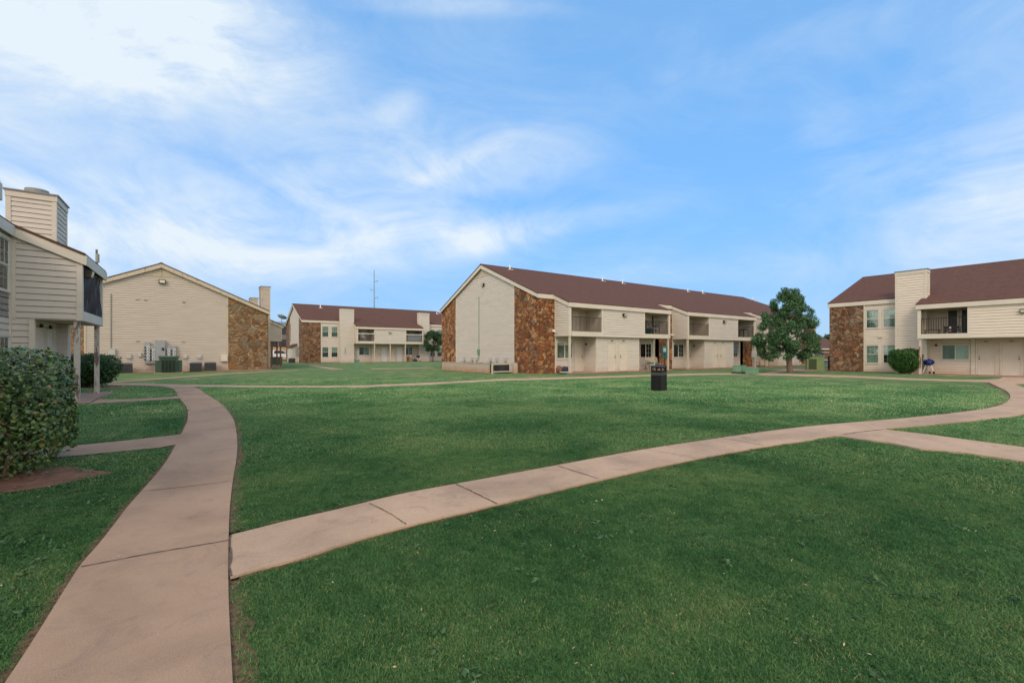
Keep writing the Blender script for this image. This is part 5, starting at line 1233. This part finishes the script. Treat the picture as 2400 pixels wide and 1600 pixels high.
# green pedestals
def box_ped(label, px, py, w, hgt, dark):
    x, y = gp(px, py); r_ = root('utility_pedestal', label, 'utility box', (x, y+.25, 0), group='pale green utility boxes')
    m = MB(); z = .14 if dark else .0; m.box(-w/2, w/2, -.25, .25, z, hgt-.05); m.build('body', 'greenp', r_, bevel=.015)
    m = MB(); m.box(-w/2-.02, w/2+.02, -.27, .27, hgt-.05, hgt); m.build('lid', 'greenp', r_, bevel=.01)
    m = MB(); m.box(-w/2-.05, w/2+.05, -.31, .31, 0, z if dark else .03); m.build('base', 'binlid' if dark else 'soil', r_)
    return r_
box_ped('pale green utility box on a dark base, left of the pair on the lawn', 1742, 876.5, .66, .56, True)
box_ped('lower pale green utility box, right of the pair on the lawn, nearest the cedar', 1772, 878, .64, .43, False)
x, y = gp(837, 864.5); r = root('utility_pedestal', 'tall narrow green utility pedestal on the lawn before the farthest building', 'utility box', (x, y, 0), R(10))
m = MB(); m.box(-.13, .13, -.13, .13, 0, .68); m.build('body', 'greenp', r, bevel=.01); m = MB(); m.box(-.2, .17, -.17, .17, .68, .78); m.build('lid', 'greenp', r, bevel=.02)

# posts with meter box
x, y = Hv(1767, 830, 21.75)[0], 21.75; r = root('meter_post', 'pale grey meter box mounted on the porch post behind the green utility boxes', 'meter box', (x, y, 0))
m = MB(); m.box(-.30, .02, -.14, .06, .95, 1.52); m.box(.08, .26, -.12, .04, 1.15, 1.5); m.build('box', 'lgrey', r, bevel=.01)
m = MB(); m.box(.09, .17, -.1, 0, 0, 2.4); m.build('post', 'postc', r)

# ---------------------------------------------------------------- benches
def make_bench():
    r_ = root('bench', 'x', 'bench', group='slatted benches on the porches')
    m = MB()
    for k in range(4): m.box(-.68, .68, -.22+k*.115, -.13+k*.115, .42, .45)
    m.build('seat', 'wood', r_)
    m = MB()
    for k in range(4): z = .52+k*.11; yy = .25+k*.035; m.box(-.68, .68, yy, yy+.022, z, z+.09)
    m.build('backrest', 'wood', r_)
    for s in (-.58, .58):
        m = MB(); m.tube([(s, -.2, 0), (s, -.16, .22), (s, -.2, .41)], .02, 6); m.tube([(s, .3, 0), (s, .18, .3), (s, .26, .5), (s, .38, .95)], .02, 6); m.tube([(s, -.2, .41), (s, .22, .41)], .02, 6); m.tube([(s, -.2, .41), (s, -.22, .62), (s, .1, .66), (s, .28, .62)], .018, 6); m.build('leg_frame', 'blk', r_)
    return r_
bn = make_bench(); u_ = [False]
place(bn, u_, (28.35, 22.4, .08), R(-8), 'slatted bench with a green cushion on the porch right behind the litter bin')
place(bn, u_, (44.15, 22.3, .08), R(-12), 'slatted bench on the farther porch behind the green utility boxes')
m = MB(); m.box(27.7, 28.15, 22.2, 22.55, .535, .64); o = m.build('cushion', 'tealp', bevel=.04); tag(o, 'crumpled green cushion on the left end of the nearer bench', 'cushion')
x, y = Hv(1530, 862, 21.9)[0], 21.9; r = root('stool', 'small pale wooden stool in front of the nearer bench', 'stool', (x-.2, y, .08))
m = MB(); m.box(-.2, .2, -.14, .14, .36, .40); m.build('seat', 'wood', r)
for a in (-.16, .16):
    for b in (-.1, .1): m = MB(); m.box(a-.018, a+.018, b-.018, b+.018, 0, .36); m.build('leg', 'wood', r)

# pile of bags at first porch post
def blobmesh(name, c, rad, mat, seed, parent=None):
    bm = bmesh.new(); bmesh.ops.create_icosphere(bm, subdivisions=3, radius=1); ds = np.array([v.co[:] for v in bm.verts]); lm = lump(ds, 2.6, seed)
    for v, l in zip(bm.verts, lm): q = v.co*(1+.28*l); v.co = (c[0]+q.x*rad[0], c[1]+q.y*rad[1], max(c[2]-rad[2]*.85, c[2]+q.z*rad[2]))
    me = bpy.data.meshes.new(name); bm.to_mesh(me); bm.free(); me.materials.append(M[mat]); me.shade_smooth(); o = bpy.data.objects.new(name, me); COL.objects.link(o)
    if parent is not None: o.parent = parent
    return o
xb = Hv(1320, 865, 22.5)[0]
tag(blobmesh('bag', (xb+.18, 22.5, .26), (.30, .22, .2), 'navy', 5), 'dark navy bag on a porch slab by the first post of the middle building', 'bag')
tag(blobmesh('bag', (xb-.25, 22.6, .28), (.22, .2, .23), 'orange', 6), 'rust brown bag leaning on the dark bag at the first porch post', 'bag')
r = root('folded_mat', 'flat pale mat lying under the bags at the first porch post', 'mat', (xb, 22.15, .08)); m = MB(); m.box(-.42, .45, -.1, .25, 0, .07); m.build('mat', 'lgrey', r, bevel=.02)

# ---------------------------------------------------------------- kettle grills
def make_grill(label, col):
    r_ = root('kettle_grill', label, 'grill', group=None)
    m = MB(); m.lathe([(.06, .52), (.20, .57), (.275, .67), (.285, .71)], n=24); m.build('bowl', col, r_, True)
    m = MB(); m.lathe([(.292, .712), (.28, .78), (.20, .87), (.10, .905), (.02, .915)], n=24); lid = m.build('lid', col, r_, True)
    m = MB(); m.tube([(-.07, 0, .905), (-.05, 0, .965), (.05, 0, .965), (.07, 0, .905)], .014, 6); m.build('handle', 'blk', lid)
    for a in (90, 210, 330):
        c, s = math.cos(R(a)), math.sin(R(a)); m = MB(); m.tube([(.14*c, .14*s, .56), (.30*c, .30*s, .05)], .02, 6); m.build('leg', 'whitep', r_)
    for a in (210, 330):
        c, s = math.cos(R(a)), math.sin(R(a)); m = MB(); m.tube([(.30*c, .30*s-.02, .08), (.30*c, .30*s+.03, .08)], .08, 14); m.build('wheel', 'blk', r_)
    m = MB(); m.lathe([(.14, .34), (.13, .35), (.02, .36)], n=16); m.build('ash_pan', 'alum', r_); return r_
g1 = make_grill('blue kettle grill on a tripod stand by the porch post of the right building', 'blue'); x, y = gp(2168, 877); g1.location = (x+.35, y-.1, .035); g1.rotation_euler = (0, 0, R(35))
g2 = make_grill('black kettle grill at the foot of the farthest building near its right chimney', 'blk'); g2.location = (Hv(980, 845, 62.0)[0], 62.0, .06)
# hose / tube on the post at right building
m = MB(); m.tube([(37.22, 9.1, 1.75), (37.2, 9.15, 1.3), (37.2, 9.05, .9), (37.22, 9.1, .4)], .03, 6); tag(m.build('garden_hose', 'orange'), 'faded red hose hanging on the porch post beside the blue grill', 'hose')
# furniture on balconies
def chair(label, loc, rz, frame, fabric, sc=1.0, group=None):
    r_ = root('patio_chair', label, 'chair', loc, rz, group=group); r_.scale = (sc, sc, sc)
    m = MB(); m.box(-.25, .25, -.25, .25, .40, .43); m.build('seat', fabric, r_); m = MB(); m.prism([(.25, .43), (.28, .43), (.40, .95), (.37, .95)], -.25, .25, lambda a, z, t: (t, a, z)); m.build('backrest', fabric, r_)
    for s in (-.27, .27):
        m = MB(); m.tube([(s, -.25, 0), (s, -.25, .62), (s, .28, .62)], .018, 6); m.tube([(s, .3, 0), (s, .26, .43), (s, .40, .97)], .018, 6); m.build('leg_frame', frame, r_)
    return r_
chair('folding chair with pale fabric and black frame on the right balcony of the nearest unit', (28.35, 22.35, 2.75), R(70), 'blk', 'cloth')
r = root('storage_tub', 'teal plastic tub on the balcony floor beside the black-framed folding chair', 'tub', (27.5, 22.25, 2.75)); m = MB(); m.lathe([(.24, 0), (.3, .38), (.32, .38), (.32, .41)], n=18); m.build('tub', 'tealp', r, True)
chair('black-framed lounge chair at the left end of the balcony with the teal tub', (27.05, 22.4, 2.75), R(-60), 'blk', 'navy')
chair('dark teal patio chair on the second balcony, left of the cedar', (39.9, 22.4, 2.75), R(30), 'blk', 'tealp')
r = root('patio_table', 'small black patio table on the second balcony beside the teal chair', 'table', (41.0, 22.4, 2.75)); m = MB(); m.box(-.45, .45, -.28, .28, .66, .70); m.build('tabletop', 'blk', r)
for a in (-.38, .38):
    for b in (-.22, .22): m = MB(); m.box(a-.02, a+.02, b-.02, b+.02, 0, .66); m.build('leg', 'blk', r)
# right building balcony: low table, dark settee, plush toy
r = root('low_table', 'long low black table behind the railing of the right building balcony', 'table', (37.75, 8.65, 2.52)); m = MB(); m.box(-.2, .2, -.40, .40, .25, .28); m.build('tabletop', 'blk', r)
for a in (-.15, .15):
    for b in (-.33, .33): m = MB(); m.box(a-.015, a+.015, b-.015, b+.015, 0, .25); m.build('leg', 'blk', r)
r = root('settee', 'dark settee on the right building balcony with a plush toy in front', 'settee', (37.85, 7.75, 2.52)); m = MB(); m.box(-.2, .2, -.33, .33, .18, .26); m.build('seat', 'navy', r); m = MB(); m.box(-.14, -.11, -.33, .33, .30, .46); m.build('backrest', 'blk', r); m = MB(); [m.box(a-.015, a+.015, b-.015, b+.015, 0, .46) for a in (-.12, .18) for b in (-.33, .33)]; m.build_each('leg', 'blk', r)
r = root('plush_toy', 'cream plush toy with a round head leaning on the dark settee of the balcony', 'toy', (37.48, 7.75, 2.54)); blobmesh('head', (0, 0, .33), (.07, .07, .065), 'cloth', 3, r); blobmesh('body', (0, .03, .12), (.08, .1, .12), 'orange', 4, r)
# far porch clutter
chair('tan folding chair between the window and black grill at the farthest building', (Hv(966, 845, 62.2)[0], 62.2, .06), R(10), 'blk', 'wood')
r = root('patio_table', 'small square table under the right ground-floor window of the farthest building', 'table', (Hv(956, 845, 62.2)[0], 62.2, .06)); m = MB(); m.box(-.35, .35, -.3, .3, .66, .74); m.build('tabletop', 'wood', r); m = MB(); m.box(-.12, .12, -.12, .12, 0, .66); m.build('pedestal', 'cedar', r)
tag(blobmesh('bag', (Hv(970, 845, 61.8)[0]+.2, 61.8, .24), (.3, .25, .2), 'navy', 9), 'dark bag on the ground between the far porch chair and black grill', 'bag')
chair('white chair with cushions behind the left balcony railing of the farthest building', (Mu+7.3, Mv-1.3, 2.9), R(0), 'whitep', 'cloth', 1.0)
m = MB(); m.box(Mu+13.3, Mu+15.3, Mv-2.03, Mv-1.99, 2.95, 3.72); tag(m.build('privacy_panel', 'mgrey'), 'grey privacy cloth on the right balcony railing of the farthest building', 'screen')
for a0, a1 in ((6.45, 8.5), (13.12, 15.4)):
    m = MB()
    for k in range(16): xx = Mu+a0+(a1-a0)*k/15; m.tube([(xx-.08, Mv-2.05, 3.84), (xx+.08, Mv-2.05, 3.9)], .055, 6)
    tag(m.build('garland', 'cloth'), 'pale garland along the left balcony rail of the farthest building' if a0 < 10 else 'pale garland along the right balcony rail over the grey cloth', 'garland')

# ---------------------------------------------------------------- satellite dish, poles, wires, pickup
Px, Py = Hu(670, 742, Mu+.1)[0], 0
r = root('satellite_dish', 'large grey satellite dish at the left eave of the farthest building', 'satellite dish', (Mu-.75, Mv+13.2, 6.25))
m = MB(); m.tube([(.75, .0, -1.2), (0, 0, -.75), (0, 0, .35)], .05, 8); m.build('mast', 'conduit', r)
bm = bmesh.new(); bmesh.ops.create_uvsphere(bm, u_segments=24, v_segments=12, radius=1)
bmesh.ops.delete(bm, geom=[v for v in bm.verts if v.co.z > -.55], context='VERTS')
for v in bm.verts: v.co = Vector((v.co.x*.95, v.co.y*.95, (v.co.z+1)*.75))
bmesh.ops.rotate(bm, verts=bm.verts, cent=(0, 0, 0), matrix=Matrix.Rotation(R(-20), 3, 'X')@Matrix.Rotation(R(20), 3, 'Y'))
bmesh.ops.translate(bm, verts=bm.verts, vec=(0, 0, .32))
me = bpy.data.meshes.new('reflector'); bm.to_mesh(me); bm.free(); me.materials.append(M['dish']); o = bpy.data.objects.new('reflector', me); COL.objects.link(o); o.parent = r
o.modifiers.new('thickness', 'SOLIDIFY').thickness = .03
m = MB(); m.tube([(.1, -.6, .5), (-.1, -.3, 1.0)], .02, 6); m.build('feed_arm', 'conduit', r)
x, y = at(877, 150); r = root('steel_pole', 'tall slim steel transmission pole far behind the farthest building', 'pole', (x, y, 0))
m = MB(); m.tube([(0, 0, 0), (0, 0, 28.5)], .32, 10, .12); m.build('shaft', 'steel', r)
m = MB()
for z, s in ((25.0, 1), (22.2, -1), (19.6, 1)): m.tube([(0, 0, z-.5), (s*1.1*UX, -s*1.1*UY, z)], .12, 6, .07); m.tube([(s*1.1*UX, -s*1.1*UY, z), (s*1.1*UX, -s*1.1*UY, z-.7)], .09, 6)
m.build('insulator_arm', 'steel', r)
x2, y2 = at(226.5, 60); r = root('utility_pole', 'wooden utility pole top showing behind the screened balcony roof', 'pole', (x2, y2, 0))
m = MB(); m.tube([(0, 0, 0), (0, 0, 14.9)], .17, 8, .12); m.build('shaft', 'polewood', r)
m = MB(); m.tube([(.1, -.1, 13.2), (.1, -.1, 14.3)], .2, 10); m.build('transformer_can', 'conduit', r)
def car(label, loc, rz, body, truck=True, name='pickup_truck'):
    r_ = root(name, label, 'pickup truck' if truck else 'car', loc, rz); fn = lambda a, z, t: (a, t, z)
    m = MB(); prof = [(-2.7, .45), (2.6, .45), (2.7, .75), (2.62, 1.02), (1.35, 1.14), (.55, 1.72), (-.75, 1.74), (-.95, 1.12), (-2.68, 1.12)] if truck else [(-2.2, .35), (2.2, .35), (2.25, .7), (1.2, .9), (.6, 1.38), (-1.2, 1.4), (-2.1, .95), (-2.25, .8)]
    m.prism(prof, -.92, .92, fn); m.build('body', body, r_, bevel=.05)
    m = MB(); gl_ = [(1.2, 1.16), (.52, 1.64), (-.66, 1.66), (-.8, 1.18)] if truck else [(1.0, .95), (.55, 1.3), (-1.1, 1.32), (-1.75, .98)]
    m.prism(gl_, -.935, .935, fn); m.build('side_window', 'dark', r_)
    for a in ((-1.75, 1.75) if truck else (-1.4, 1.4)):
        for b in (-1, 1):
            w = MB(); w.tube([(a, b*.70, .37), (a, b*.95, .37)], .37, 16); wh = w.build('wheel', 'blk', r_); w = MB(); w.tube([(a, b*.951, .37), (a, b*.96, .37)], .2, 12); w.build('rim', 'alum', wh)
    m = MB(); m.box(2.6, 2.74, -.8, -.5, .72, .92); m.build('headlight', 'lens', r_); m = MB(); m.box(2.6, 2.74, .5, .8, .72, .92); m.build('headlight', 'lens', r_); return r_
x, y = at(652, 80); car('white pickup truck parked behind the posts of the tan-gabled building', (x, y, .01), 0, 'whitep')
x, y = at(1899, 62); car('pale silver car partly hidden behind the cedar and olive cabinet', (x, y, .01), R(20), 'lgrey', False, 'parked_car')
x, y = at(640, 52); r = root('utility_box', 'dark green low utility box seen between the posts of the tan-gabled building', 'utility box', (x, y, 0)); m = MB(); m.box(-.9, .9, -.4, .4, 0, .8); m.build('body', 'green', r, bevel=.03); m = MB(); m.box(-.95, .95, -.45, .45, .8, .86); m.build('lid', 'green', r)
